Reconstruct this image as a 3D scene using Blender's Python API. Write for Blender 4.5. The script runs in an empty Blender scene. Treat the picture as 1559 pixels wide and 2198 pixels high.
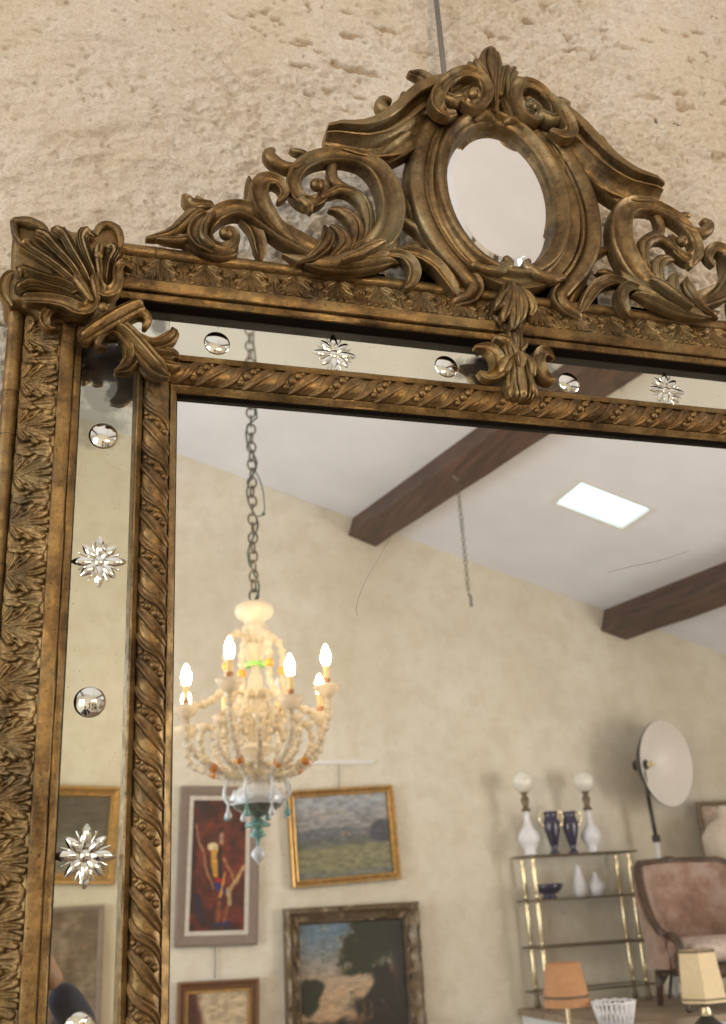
import bpy, bmesh, math, random
import numpy as np
from mathutils import Matrix, Vector
random.seed(7); rng = np.random.default_rng(7)
scene = bpy.context.scene
COL = scene.collection

# ------------------------------------------------------------------ camera
EYE = 1.55                                   # camera height above the floor
F = 2147.48                                  # focal length in photograph pixels
RX = np.array([[0.95591878, 0.05571326, 0.28829728],
               [-0.28822601, 0.36555734, 0.88503876],
               [-0.05608079, -0.92911994, 0.36550113]])
cam = bpy.data.cameras.new('camera'); camo = bpy.data.objects.new('camera', cam); COL.objects.link(camo)
cam.sensor_fit = 'VERTICAL'; cam.sensor_height = 24.0; cam.sensor_width = 24.0
cam.lens = 24.0 * F / 2198.0
cam.clip_start = 0.02; cam.clip_end = 100
r_, u_, b_ = RX[:, 0], -RX[:, 1], -RX[:, 2]
camo.matrix_world = Matrix(((r_[0], u_[0], b_[0], 0), (r_[1], u_[1], b_[1], 0), (r_[2], u_[2], b_[2], EYE), (0, 0, 0, 1)))
cam.dof.use_dof = True; cam.dof.focus_distance = 1.22; cam.dof.aperture_fstop = 4.9
scene.camera = camo

# ------------------------------------------------------------------ world, lamps, exposure
w = bpy.data.worlds.new('World'); scene.world = w; w.use_nodes = True
w.node_tree.nodes['Background'].inputs[0].default_value = (0.75, 0.85, 1.0, 1)
w.node_tree.nodes['Background'].inputs[1].default_value = 0.25
scene.view_settings.view_transform = 'Standard'; scene.view_settings.look = 'None'
scene.view_settings.exposure = -0.66; scene.view_settings.gamma = 1.0
scene.view_settings.use_curve_mapping = False
scene.cycles.use_denoising = True
scene.cycles.max_bounces = 10; scene.cycles.glossy_bounces = 6; scene.cycles.diffuse_bounces = 4
scene.cycles.transmission_bounces = 6; scene.cycles.transparent_max_bounces = 8
scene.cycles.sample_clamp_indirect = 6.0
scene.cycles.caustics_reflective = False; scene.cycles.caustics_refractive = False

def area(name, loc, target, sx, sy, power, color):
    l = bpy.data.lights.new(name, 'AREA'); l.shape = 'RECTANGLE'; l.size = sx; l.size_y = sy
    l.energy = power; l.color = color
    o = bpy.data.objects.new(name, l); COL.objects.link(o); o.location = loc
    o.rotation_euler = (Vector(target) - Vector(loc)).to_track_quat('-Z', 'Y').to_euler()
    return o
# daylight from the left doors; the other lamps are added, no windows stand there
area('added_back_lamp', (-1.6, -3.9, 2.5), (0.5, 1.0, 2.2), 1.7, 1.5, 75, (0.97, 0.98, 1.0))  # added lamp, set high to keep undersides of the carving dark
area('added_left_grazing_lamp', (-3.35, -0.35, 3.1), (0.6, 1.0, 2.4), 1.2, 1.3, 70, (1.0, 0.98, 0.96))  # added grazing lamp that brings out the plaster relief
area('daylight_left_doors', (-3.35, -1.9, 1.35), (2.6, -4.0, 1.0), 2.2, 2.2, 265, (0.82, 0.93, 1.0))
area('added_right_high_lamp', (5.0, 0.0, 2.2), (0.6, 1.0, 2.2), 1.0, 1.1, 70, (1.0, 0.96, 0.90))  # added lamp that brightens the top rail
area('added_right_lamp', (5.0, -0.7, 1.5), (1.8, -2.2, 1.6), 1.9, 1.8, 145, (1.0, 0.95, 0.88))  # added warm fill towards the back wall

# ------------------------------------------------------------------ geometry helpers
def ray(px, py):
    d = RX @ np.array([px - 779.5, py - 1099.0, F]); return d / d[1]
def P(px, py, y):                            # point of the plane y seen through a photograph pixel
    d = ray(px, py) * y; return Vector((d[0], y, d[2] + EYE))
def V(px, py, D):                            # room point seen by reflection (D = unfolded distance)
    d = ray(px, py) * D; return Vector((d[0], 2.0 - D, d[2] + EYE))
def pxscale(px, py, y):
    a, b, c = P(px, py, y), P(px + 1, py, y), P(px, py + 1, y)
    u, v = b - a, c - a
    return math.sqrt(abs(u.x * v.z - u.z * v.x))

def vnoise(x, y, seed=0):
    x = np.asarray(x, float); y = np.asarray(y, float)
    xi = np.floor(x).astype(np.int64); yi = np.floor(y).astype(np.int64)
    fx = x - xi; fy = y - yi
    fx = fx * fx * fx * (fx * (fx * 6 - 15) + 10); fy = fy * fy * fy * (fy * (fy * 6 - 15) + 10)
    def h(a, b):
        n = (a * 374761393 + b * 668265263 + seed * 1442695041) & 0xffffffff
        n = ((n ^ (n >> 13)) * 1274126177) & 0xffffffff
        n = (n ^ (n >> 16)) & 0xffff
        return n / 65535.0
    return (h(xi, yi) * (1 - fx) + h(xi + 1, yi) * fx) * (1 - fy) + (h(xi, yi + 1) * (1 - fx) + h(xi + 1, yi + 1) * fx) * fy - 0.5
def fbm(x, y, oct=4, seed=0):
    s = 0; a = 1.0
    for k in range(oct):
        s = s + a * vnoise(np.asarray(x) * 2 ** k + 17.3 * k, np.asarray(y) * 2 ** k + 9.1 * k, seed + k); a *= 0.5
    return s
def sstep(a, b, x):
    t = np.clip((x - a) / (b - a), 0, 1); return t * t * (3 - 2 * t)

class MB:
    def __init__(s): s.v = []; s.f = []
    def add(s, vs, fs):
        n = len(s.v); s.v += [tuple(v) for v in vs]; s.f += [tuple(i + n for i in f) for f in fs]; return s
    def box(s, a, b, M=None):
        x0, y0, z0 = a; x1, y1, z1 = b
        vs = [(x0, y0, z0), (x1, y0, z0), (x1, y1, z0), (x0, y1, z0), (x0, y0, z1), (x1, y0, z1), (x1, y1, z1), (x0, y1, z1)]
        if M is not None: vs = [M @ Vector(v) for v in vs]
        return s.add(vs, [(0, 3, 2, 1), (4, 5, 6, 7), (0, 1, 5, 4), (1, 2, 6, 5), (2, 3, 7, 6), (3, 0, 4, 7)])
    def sphere(s, c, r, n=12, m=8, M=None):
        if not hasattr(r, '__len__'): r = (r, r, r)
        vs = [(0, 0, 1)]
        for j in range(1, m):
            t = math.pi * j / m
            for i in range(n):
                p = 2 * math.pi * i / n; vs.append((math.sin(t) * math.cos(p), math.sin(t) * math.sin(p), math.cos(t)))
        vs.append((0, 0, -1))
        fs = [(0, 1 + i, 1 + (i + 1) % n) for i in range(n)]
        for j in range(m - 2):
            for i in range(n):
                a = 1 + j * n + i; b = 1 + j * n + (i + 1) % n; fs.append((a, a + n, b + n, b))
        L = len(vs) - 1; o = 1 + (m - 2) * n
        fs += [(o + (i + 1) % n, o + i, L) for i in range(n)]
        out = []
        for v in vs:
            q = Vector((v[0] * r[0], v[1] * r[1], v[2] * r[2]))
            if M is not None: q = M @ q
            out.append(q + Vector(c))
        return s.add(out, fs)
    def tube(s, pts, rad, n=8, closed=False):
        pts = [Vector(p) for p in pts]; N = len(pts)
        if not hasattr(rad, '__len__'): rad = [rad] * N
        ref = None; rings = []
        for i in range(N):
            a = pts[(i - 1) % N] if (closed or i > 0) else pts[i]; b = pts[(i + 1) % N] if (closed or i < N - 1) else pts[i]
            t = (b - a).normalized()
            if ref is None:
                ref = t.orthogonal().normalized()
            ref = (ref - t * ref.dot(t)).normalized(); bi = t.cross(ref)
            rings.append([pts[i] + (ref * math.cos(2 * math.pi * k / n) + bi * math.sin(2 * math.pi * k / n)) * rad[i] for k in range(n)])
        vs = [v for r in rings for v in r]; fs = []
        for i in range(N if closed else N - 1):
            j = (i + 1) % N
            for k in range(n):
                l = (k + 1) % n; fs.append((i * n + k, i * n + l, j * n + l, j * n + k))
        if not closed:
            fs.append(tuple(range(n - 1, -1, -1))); fs.append(tuple((N - 1) * n + k for k in range(n)))
        return s.add(vs, fs)
    def lathe(s, prof, c=(0, 0, 0), n=20, M=None):
        vs = []; fs = []
        for (r, z) in prof:
            for k in range(n):
                q = Vector((r * math.cos(2 * math.pi * k / n), r * math.sin(2 * math.pi * k / n), z))
                if M is not None: q = M @ q
                vs.append(q + Vector(c))
        for i in range(len(prof) - 1):
            for k in range(n):
                l = (k + 1) % n; fs.append((i * n + k, i * n + l, (i + 1) * n + l, (i + 1) * n + k))
        return s.add(vs, fs)
    def build(s, name, mat, parent=None, smooth=True, recalc=True, auto=None):
        me = bpy.data.meshes.new(name); me.from_pydata(s.v, [], s.f)
        if recalc:
            bm = bmesh.new(); bm.from_mesh(me); bmesh.ops.recalc_face_normals(bm, faces=bm.faces); bm.to_mesh(me); bm.free()
        return finish(name, me, mat, parent, smooth, auto)
def finish(name, me, mat, parent=None, smooth=True, auto=None):
    if smooth: me.polygons.foreach_set('use_smooth', [True] * len(me.polygons))
    if auto is not None:
        me.set_sharp_from_angle(angle=math.radians(auto))
    if mat: me.materials.append(mat)
    o = bpy.data.objects.new(name, me); COL.objects.link(o)
    if parent is not None: attach(o, parent)
    return o
def attach(o, parent):                       # meshes are built in world coordinates: undo the root Empty's offset
    o.parent = parent
    o.matrix_parent_inverse = Matrix.Translation(-parent.location) if parent.parent is None else Matrix.Identity(4)
def tag(o, label=None, cat=None, group=None, kind=None):
    if label: o['label'] = label
    if cat: o['category'] = cat
    if group: o['group'] = group
    if kind: o['kind'] = kind
    return o
def thing(name, loc, label, cat, group=None):
    o = bpy.data.objects.new(name, None); COL.objects.link(o); o.location = loc; o.empty_display_size = 0.05
    return tag(o, label, cat, group)
def inst(name, me, M, parent):
    o = bpy.data.objects.new(name, me); COL.objects.link(o)
    o.matrix_basis = M; attach(o, parent)
    return o
def catmull(pts, n):
    pts = np.array(pts, float); k = len(pts)
    ext = np.vstack([2 * pts[0] - pts[1], pts, 2 * pts[-1] - pts[-2]])
    out = []
    d = np.r_[0, np.cumsum(np.linalg.norm(np.diff(pts[:, :2], axis=0), axis=1) + 1e-9)]
    for u in np.linspace(0, d[-1], n):
        i = min(np.searchsorted(d, u, side='right') - 1, k - 2); t = (u - d[i]) / (d[i + 1] - d[i])
        p0, p1, p2, p3 = ext[i], ext[i + 1], ext[i + 2], ext[i + 3]
        out.append(0.5 * (2 * p1 + (p2 - p0) * t + (2 * p0 - 5 * p1 + 4 * p2 - p3) * t * t + (3 * p1 - p0 - 3 * p2 + p3) * t ** 3))
    return np.array(out)

# ------------------------------------------------------------------ materials
def newmat(name):
    m = bpy.data.materials.new(name); m.use_nodes = True; nt = m.node_tree
    return m, nt, nt.nodes['Principled BSDF']
def N(nt, t, **kw):
    n = nt.nodes.new(t)
    for k, v in kw.items():
        if k in ('operation', 'blend_type', 'data_type', 'attribute_name', 'noise_dimensions', 'feature', 'distance', 'wave_type', 'bands_direction'): setattr(n, k, v)
        else: n.inputs[k].default_value = v
    return n
def ramp(nt, fac, stops):
    r = nt.nodes.new('ShaderNodeValToRGB'); e = r.color_ramp.elements
    while len(e) < len(stops): e.new(0.5)
    for el, (p, c) in zip(e, stops): el.position = p; el.color = (*c, 1) if len(c) == 3 else c
    nt.links.new(fac, r.inputs[0]); return r.outputs[0]
def mix(nt, fac, a, b, bt='MIX'):
    m = nt.nodes.new('ShaderNodeMix'); m.data_type = 'RGBA'; m.blend_type = bt
    for sock, val in ((m.inputs[0], fac), (m.inputs[6], a), (m.inputs[7], b)):
        if hasattr(val, 'type') and hasattr(val, 'links'): nt.links.new(val, sock)
        elif sock == m.inputs[0]: sock.default_value = val
        else: sock.default_value = (*val, 1)
    return m.outputs[2]
def objco(nt, scale=(1, 1, 1)):
    tc = nt.nodes.new('ShaderNodeTexCoord'); mp = nt.nodes.new('ShaderNodeMapping'); mp.inputs['Scale'].default_value = scale
    g = nt.nodes.new('ShaderNodeNewGeometry')
    nt.links.new(g.outputs['Position'], mp.inputs[0]); return mp.outputs[0]
def noise(nt, co, scale, detail=4, rough=0.55):
    n = N(nt, 'ShaderNodeTexNoise', Scale=scale, Detail=detail, Roughness=rough); nt.links.new(co, n.inputs['Vector']); return n.outputs['Fac']
def bump(nt, h, strength, dist, prev=None):
    b = N(nt, 'ShaderNodeBump', Strength=strength, Distance=dist); nt.links.new(h, b.inputs['Height'])
    if prev is not None: nt.links.new(prev, b.inputs['Normal'])
    return b.outputs[0]
def simple(name, col, rough=0.5, metal=0.0, var=0.12, scale=30, bumps=0.0, bscale=150, spec=0.5, coat=0):
    m, nt, p = newmat(name); co = objco(nt)
    f = noise(nt, co, scale)
    lo = tuple(max(0, c * (1 - var)) for c in col); hi = tuple(min(1, c * (1 + var)) for c in col)
    nt.links.new(ramp(nt, f, [(0.3, lo), (0.7, hi)]), p.inputs['Base Color'])
    p.inputs['Roughness'].default_value = rough; p.inputs['Metallic'].default_value = metal
    p.inputs['Specular IOR Level'].default_value = spec; p.inputs['Coat Weight'].default_value = coat
    if bumps: nt.links.new(bump(nt, noise(nt, co, bscale), bumps, 0.002), p.inputs['Normal'])
    return m
def gold_mat(name, light, mid, dark, green=0.25, red=0.15):
    m, nt, p = newmat(name); co = objco(nt)
    n1 = noise(nt, co, 16, 7, 0.72); n2 = noise(nt, co, 11, 4, 0.6); n3 = noise(nt, co, 150, 6, 0.7); n4 = noise(nt, co, 300, 3, 0.6); n5 = noise(nt, co, 55, 6, 0.7)
    base = ramp(nt, n1, [(0.34, dark), (0.48, mid), (0.66, light)])
    base = mix(nt, ramp(nt, n5, [(0.36, (0.6,) * 3), (0.54, (0, 0, 0))]), base, dark)
    base = mix(nt, ramp(nt, n2, [(0.52, (0, 0, 0)), (0.66, (green,) * 3)]), base, (0.24, 0.21, 0.12))
    base = mix(nt, ramp(nt, n3, [(0.58, (0, 0, 0)), (0.70, (red,) * 3)]), base, (0.22, 0.08, 0.04))
    base = mix(nt, ramp(nt, n4, [(0.31, (0.85,) * 3), (0.38, (0, 0, 0))]), base, (0.025, 0.017, 0.010))
    g = nt.nodes.new('ShaderNodeNewGeometry')
    edge = ramp(nt, g.outputs['Pointiness'], [(0.55, (0, 0, 0)), (0.64, (0.5,) * 3)])
    base = mix(nt, edge, base, tuple(min(1, c * 1.7) for c in light))
    nt.links.new(base, p.inputs['Base Color'])
    p.inputs['Metallic'].default_value = 0.7
    nt.links.new(ramp(nt, n5, [(0.35, (0.52,) * 3), (0.65, (0.31,) * 3)]), p.inputs['Roughness'])
    b1 = bump(nt, n5, 0.25, 0.0014); b2 = bump(nt, n3, 0.4, 0.0010, b1); nt.links.new(bump(nt, n4, 0.4, 0.0008, b2), p.inputs['Normal'])
    return m
M_gold = gold_mat('aged_gilding', (0.33, 0.215, 0.085), (0.21, 0.127, 0.046), (0.06, 0.035, 0.014))
M_crest = gold_mat('aged_gilding_crest', (0.29, 0.19, 0.08), (0.175, 0.108, 0.042), (0.05, 0.03, 0.013), 0.45, 0.4)
M_rope = gold_mat('worn_gilding_rope', (0.26, 0.155, 0.058), (0.15, 0.087, 0.032), (0.05, 0.028, 0.011), 0.1, 0.6)
M_darkwood = simple('dark_back_wood', (0.012, 0.008, 0.005), 0.85, spec=0.08)

def mirror_mat(name, tint, rough, dust, spots, blotches=()):
    """aged silvering: mirror with dust film, black specks and desilvered patches (cx, cz, r)"""
    m, nt, p = newmat(name); co = objco(nt)
    p.inputs['Metallic'].default_value = 1.0
    cloud = noise(nt, co, 9, 3, 0.5)
    nt.links.new(ramp(nt, cloud, [(0.3, tuple(c * 0.94 for c in tint)), (0.7, tint)]), p.inputs['Base Color'])
    streak = noise(nt, objco(nt, (90, 90, 9)), 1.0, 3, 0.6)
    nt.links.new(ramp(nt, streak, [(0.45, (rough,) * 3), (0.8, (rough * 2.5 + 0.004,) * 3)]), p.inputs['Roughness'])
    d = N(nt, 'ShaderNodeBsdfDiffuse'); d.inputs[0].default_value = (0.62, 0.57, 0.48, 1)
    ms = nt.nodes.new('ShaderNodeMixShader')
    nt.links.new(ramp(nt, noise(nt, co, 5, 5, 0.6), [(0.35, (dust * 0.4,) * 3), (0.75, (dust * 1.6,) * 3)]), ms.inputs[0])
    nt.links.new(p.outputs[0], ms.inputs[1]); nt.links.new(d.outputs[0], ms.inputs[2])
    last = ms.outputs[0]
    dk = N(nt, 'ShaderNodeBsdfPrincipled'); dk.inputs['Base Color'].default_value = (0.03, 0.024, 0.018, 1); dk.inputs['Roughness'].default_value = 0.25
    f = ramp(nt, noise(nt, co, 330, 2, 0.5), [(spots, (0, 0, 0)), (spots + 0.015, (1, 1, 1))])
    if blotches:
        g = nt.nodes.new('ShaderNodeNewGeometry')
        wob = nt.nodes.new('ShaderNodeTexNoise'); wob.inputs['Scale'].default_value = 60; wob.inputs['Detail'].default_value = 5
        nt.links.new(g.outputs['Position'], wob.inputs['Vector'])
        for (cx, cz, r, amt) in blotches:
            vd = N(nt, 'ShaderNodeVectorMath', operation='DISTANCE'); nt.links.new(g.outputs['Position'], vd.inputs[0]); vd.inputs[1].default_value = (cx, 1.0, cz)
            ad = N(nt, 'ShaderNodeMath', operation='MULTIPLY_ADD'); nt.links.new(wob.outputs['Fac'], ad.inputs[0]); ad.inputs[1].default_value = r * 1.6
            nt.links.new(vd.outputs['Value'], ad.inputs[2])
            f2 = ramp(nt, ad.outputs[0], [(max(0.0, r * 1.45), (amt,) * 3), (r * 1.95, (0, 0, 0))])
            mx = N(nt, 'ShaderNodeMix'); mx.data_type = 'RGBA'; mx.blend_type = 'LIGHTEN'; mx.inputs[0].default_value = 1
            nt.links.new(f, mx.inputs[6]); nt.links.new(f2, mx.inputs[7]); f = mx.outputs[2]
    ms2 = nt.nodes.new('ShaderNodeMixShader'); nt.links.new(f, ms2.inputs[0]); nt.links.new(last, ms2.inputs[1]); nt.links.new(dk.outputs[0], ms2.inputs[2])
    nt.links.new(ms2.outputs[0], nt.nodes['Material Output'].inputs[0])
    return m
def pl(px, py): q = P(px, py, 1.0); return q.x, q.z
M_main = mirror_mat('main_silvering', (0.90, 0.91, 0.90), 0.004, 0.035, 0.90)
bl = [(*pl(222, 778), 0.034, 1.0), (*pl(262, 838), 0.022, 0.85), (*pl(222, 850), 0.030, 0.55), (*pl(210, 905), 0.030, 0.45), (*pl(1028, 800), 0.022, 1.0), (*pl(985, 792), 0.016, 0.5), (*pl(1175, 805), 0.020, 0.45),
      (*pl(345, 700), 0.012, 0.7), (*pl(1330, 826), 0.010, 0.35)]
M_border = mirror_mat('border_silvering', (0.80, 0.79, 0.66), 0.012, 0.07, 0.715, bl)
M_oval = mirror_mat('oval_silvering', (0.88, 0.87, 0.84), 0.01, 0.06, 0.755)
M_cut, nt_, p_ = newmat('cut_glass'); p_.inputs['Metallic'].default_value = 1; p_.inputs['Base Color'].default_value = (0.86, 0.86, 0.80, 1)
n_ = noise(nt_, objco(nt_), 60); nt_.links.new(ramp(nt_, n_, [(0.3, (0.01,) * 3), (0.8, (0.05,) * 3)]), p_.inputs['Roughness'])

# ------------------------------------------------------------------ the plaster wall behind the mirror
WALL_Y = 1.085
def wall_axis(lo, f0, f1, hi, step):
    return np.r_[np.linspace(lo, f0, 26)[:-1], np.arange(f0, f1, step), np.linspace(f1, hi, 26)]
xs = wall_axis(-3.45, -0.22, 1.55, 5.1, 0.0023); zs = wall_axis(-0.05, EYE + 0.50, EYE + 1.55, 5.35, 0.0023)
X, Z = np.meshgrid(xs, zs)
anis = fbm(X * 26 + 0.6 * fbm(X * 9, Z * 9, 2, 3), Z * 62, 3, 11)
hgt = 0.010 * fbm(X * 4, Z * 5, 3, 1) + 0.0062 * fbm(X * 18, Z * 48, 3, 21) + 0.0085 * fbm(X * 60, Z * 140, 3, 31) + 0.0034 * fbm(X * 170, Z * 210, 2, 37)
trow = fbm(X * 10 + 0.8 * fbm(X * 5, Z * 5, 2, 61), Z * 46 + 6 * fbm(X * 3, Z * 3, 2, 62), 3, 63)
rough = 0.35 + 0.8 * sstep(-0.25, 0.3, fbm(X * 3.1, Z * 3.4, 3, 64) + 0.18 * (X - 0.5))
hgt = 0.010 * fbm(X * 4, Z * 5, 3, 1) + (hgt - 0.010 * fbm(X * 4, Z * 5, 3, 1)) * rough + 0.0062 * trow
ridge = 0.5 - np.abs(fbm(X * 30, Z * 55, 2, 41))
hgt += 0.0016 * ridge
patch = sstep(-0.10, 0.25, fbm(X * 2.3 + 4, Z * 2.9, 2, 55))
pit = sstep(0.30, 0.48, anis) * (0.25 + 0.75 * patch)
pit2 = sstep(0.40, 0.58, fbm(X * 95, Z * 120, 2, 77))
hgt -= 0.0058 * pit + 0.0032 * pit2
crack = np.zeros_like(hgt)
for (px, py, sx, sz) in ((1452, 272, 0.011, 0.0025), (1408, 262, 0.005, 0.006), (262, 44, 0.009, 0.003), (150, 142, 0.008, 0.004), (195, 205, 0.016, 0.004), (402, 265, 0.008, 0.003)):
    q = P(px, py, WALL_Y)
    g = np.exp(-((X - q.x) / sx) ** 2 - ((Z - q.z) / sz) ** 2); n = fbm(X * 220, Z * 220, 2, 5)
    crack = np.maximum(crack, sstep(0.25, 0.6, g * (1 + 1.5 * n)) * (1.0 if px > 1000 else 0.55))
hgt -= 0.004 * crack
Yw = WALL_Y - np.clip(hgt, -0.012, 0.012)
nx, nz = len(xs), len(zs)
me = bpy.data.meshes.new('wall'); co = np.stack([X, Yw, Z], -1).reshape(-1, 3).astype(np.float32)
idx = np.arange(nx * nz).reshape(nz, nx)
fc = np.stack([idx[:-1, :-1], idx[:-1, 1:], idx[1:, 1:], idx[1:, :-1]], -1).reshape(-1, 4)
me.vertices.add(len(co)); me.vertices.foreach_set('co', co.ravel())
me.loops.add(fc.size); me.loops.foreach_set('vertex_index', fc.ravel().astype(np.int32))
me.polygons.add(len(fc)); me.polygons.foreach_set('loop_start', np.arange(0, fc.size, 4, dtype=np.int32)); me.update(calc_edges=True); me.validate()
at_ = me.attributes.new('stain', 'FLOAT_COLOR', 'POINT')
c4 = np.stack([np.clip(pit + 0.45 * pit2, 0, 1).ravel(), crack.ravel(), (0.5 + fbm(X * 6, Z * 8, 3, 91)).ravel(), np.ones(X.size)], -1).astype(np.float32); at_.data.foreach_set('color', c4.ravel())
M_wall, nt, p = newmat('lime_plaster'); co_ = objco(nt)
a = N(nt, 'ShaderNodeAttribute', attribute_name='stain'); sp = nt.nodes.new('ShaderNodeSeparateColor'); nt.links.new(a.outputs['Color'], sp.inputs[0])
base = ramp(nt, noise(nt, co_, 5, 5, 0.6), [(0.3, (0.66, 0.56, 0.44)), (0.5, (0.71, 0.63, 0.53)), (0.72, (0.75, 0.70, 0.64))])
base = mix(nt, ramp(nt, noise(nt, co_, 70, 4, 0.65), [(0.35, (0.35,) * 3), (0.6, (0, 0, 0))]), base, (0.58, 0.47, 0.35))
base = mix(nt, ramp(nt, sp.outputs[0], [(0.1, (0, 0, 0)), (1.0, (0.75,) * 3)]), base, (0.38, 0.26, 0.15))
base = mix(nt, ramp(nt, noise(nt, objco(nt, (1, 1, 1.8)), 230, 4, 0.7), [(0.36, (0.42,) * 3), (0.52, (0, 0, 0))]), base, (0.46, 0.36, 0.25))
base = mix(nt, ramp(nt, sp.outputs[1], [(0.3, (0, 0, 0)), (0.9, (0.85,) * 3)]), base, (0.10, 0.085, 0.07))
nt.links.new(base, p.inputs['Base Color']); p.inputs['Roughness'].default_value = 0.92; p.inputs['Specular IOR Level'].default_value = 0.15
b1 = bump(nt, noise(nt, co_, 190, 5, 0.65), 0.9, 0.004); nt.links.new(bump(nt, noise(nt, co_, 480, 3, 0.6), 0.6, 0.002, b1), p.inputs['Normal'])
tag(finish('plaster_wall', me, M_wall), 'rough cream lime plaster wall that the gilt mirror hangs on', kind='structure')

# ------------------------------------------------------------------ the mirror
CX = 0.545                                    # centre line of the mirror
XL, ZT = 0.012, 0.647                         # lip of the outer frame (left x, top z above the eye)
SL, ST = 0.115, 0.538                         # sight edge of the inner frame
ZB, ZBS = -1.02, -0.915                       # lower lip and lower sight edge
mirror = thing('gilt_mirror', (CX, 1.0, EYE + ZB), 'large carved gilt wall mirror with pierced crest, oval medallion and cut glass border', 'mirror')

def frame_ring(x0, x1, z0, z1, prof, step=0.012, wob=0.0004, seed=0):
    """prof: (outward distance, height towards the room). Mitred ring round the opening."""
    mb = MB(); K = len(prof)
    def side(p, q, nrm, t):
        pass
    corners = [(x0, z1), (x1, z1), (x1, z0), (x0, z0)]; outs = [(-1, 1), (1, 1), (1, -1), (-1, -1)]
    for sd in range(4):
        (ax, az), (bx, bz) = corners[sd], corners[(sd + 1) % 4]; oa, ob = outs[sd], outs[(sd + 1) % 4]
        L = math.hypot(bx - ax, bz - az); n = max(2, int(L / step)); vs = []
        for i in range(n + 1):
            t = i / n
            for k, (d, h) in enumerate(prof):
                x = (ax + oa[0] * d) * (1 - t) + (bx + ob[0] * d) * t; z = (az + oa[1] * d) * (1 - t) + (bz + ob[1] * d) * t
                e = wob if 0 < k < K - 1 and 0 < i < n else 0
                nn = float(vnoise(x * 40 + k * 3.1 + seed, z * 40 + k * 1.7)) * e * 2
                vs.append((x, 1.0 - h - nn, z + EYE))
        fs = []
        for i in range(n):
            for k in range(K - 1):
                fs.append((i * K + k, i * K + k + 1, (i + 1) * K + k + 1, (i + 1) * K + k))
        mb.add(vs, fs)
    return mb
rod = [(0.0700 - 0.0085 * math.cos(t), 0.010 + 0.0085 * math.sin(t)) for t in np.linspace(0.25, math.pi, 9)]
OUT = [(0.0, -0.006), (0.0, 0.0165), (0.0008, 0.0195), (0.0025, 0.0205), (0.0068, 0.0225), (0.0076, 0.0222), (0.0078, 0.0195), (0.0086, 0.0195), (0.0088, 0.0262), (0.0098, 0.0272),
       (0.0150, 0.0280), (0.0212, 0.0292), (0.0222, 0.0286), (0.0224, 0.0248), (0.0232, 0.0245), (0.0235, 0.0252), (0.034, 0.0205), (0.048, 0.0160), (0.060, 0.0145), (0.0612, 0.009)] + rod + [(0.0785, -0.03)]
outer = frame_ring(XL, 2 * CX - XL, ZB, ZT, OUT, seed=3).build('outer_frame', M_gold, mirror, auto=38)
cyl = [(0.0225 - 0.0140 * math.cos(t), 0.0125 + 0.0105 * math.sin(t)) for t in np.linspace(0.15, math.pi - 0.15, 9)]
INN = [(0.0, -0.006), (0.0, 0.0085), (0.0008, 0.0100), (0.0022, 0.0105), (0.0066, 0.0150), (0.0074, 0.0152), (0.0078, 0.0118)] + cyl + [(0.0372, 0.0125), (0.0378, 0.0170), (0.0425, 0.0195), (0.0438, 0.0188), (0.0445, 0.0165), (0.0475, -0.004)]
inner = frame_ring(SL, 2 * CX - SL, ZBS, ST, INN, seed=9).build('inner_frame', M_gold, mirror, auto=38)
for nm, (x0, x1, z0, z1, hh) in (('rebate', (XL, 2 * CX - XL, ZB, ZT, 0.0172)), ('rebate', (SL, 2 * CX - SL, ZBS, ST, 0.0085))):
    frame_ring(x0, x1, z0, z1, [(-0.0006, -0.006), (-0.0006, hh), (0.0002, hh + 0.0006)], wob=0).build(nm, M_darkwood, mirror, smooth=False)
# back board so that nothing shows between frame and wall
MB().box((XL - 0.072, 1.012, EYE + ZB - 0.07), (2 * CX - XL + 0.072, 1.028, EYE + ZT + 0.070)).build('back_board', M_darkwood, mirror, smooth=False)

# glasses
def plate(name, x0, x1, z0, z1, y, mat):
    return MB().box((x0, y, EYE + z0), (x1, y + 0.004, EYE + z1)).build(name, mat, mirror, smooth=False)
main_glass = plate('main_glass', SL - 0.006, 2 * CX - SL + 0.006, ZBS - 0.006, ST + 0.006, 1.0, M_main)
bg_top = plate('border_glass', SL - 0.0085, CX, ST + 0.012, ZT + 0.004, 1.0002, M_border)
bg_top2 = plate('border_glass', CX + 0.0015, 2 * CX - XL + 0.004, ST + 0.012, ZT + 0.004, 1.0002, M_border)
bg_left = plate('border_glass', XL - 0.004, SL - 0.012 + 0.003, ZB - 0.004, ZT + 0.004, 1.0002, M_border)
bg_right = plate('border_glass', 2 * CX - SL + 0.012, 2 * CX - XL + 0.004, ZB - 0.004, ST + 0.0105, 1.0002, M_border)
tag(bg_left, 'tall left border strip of aged yellowish mirror glass'); tag(bg_top, 'top border strip left of the centre bracket'); tag(bg_top2, 'top border strip right of the centre bracket')
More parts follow.
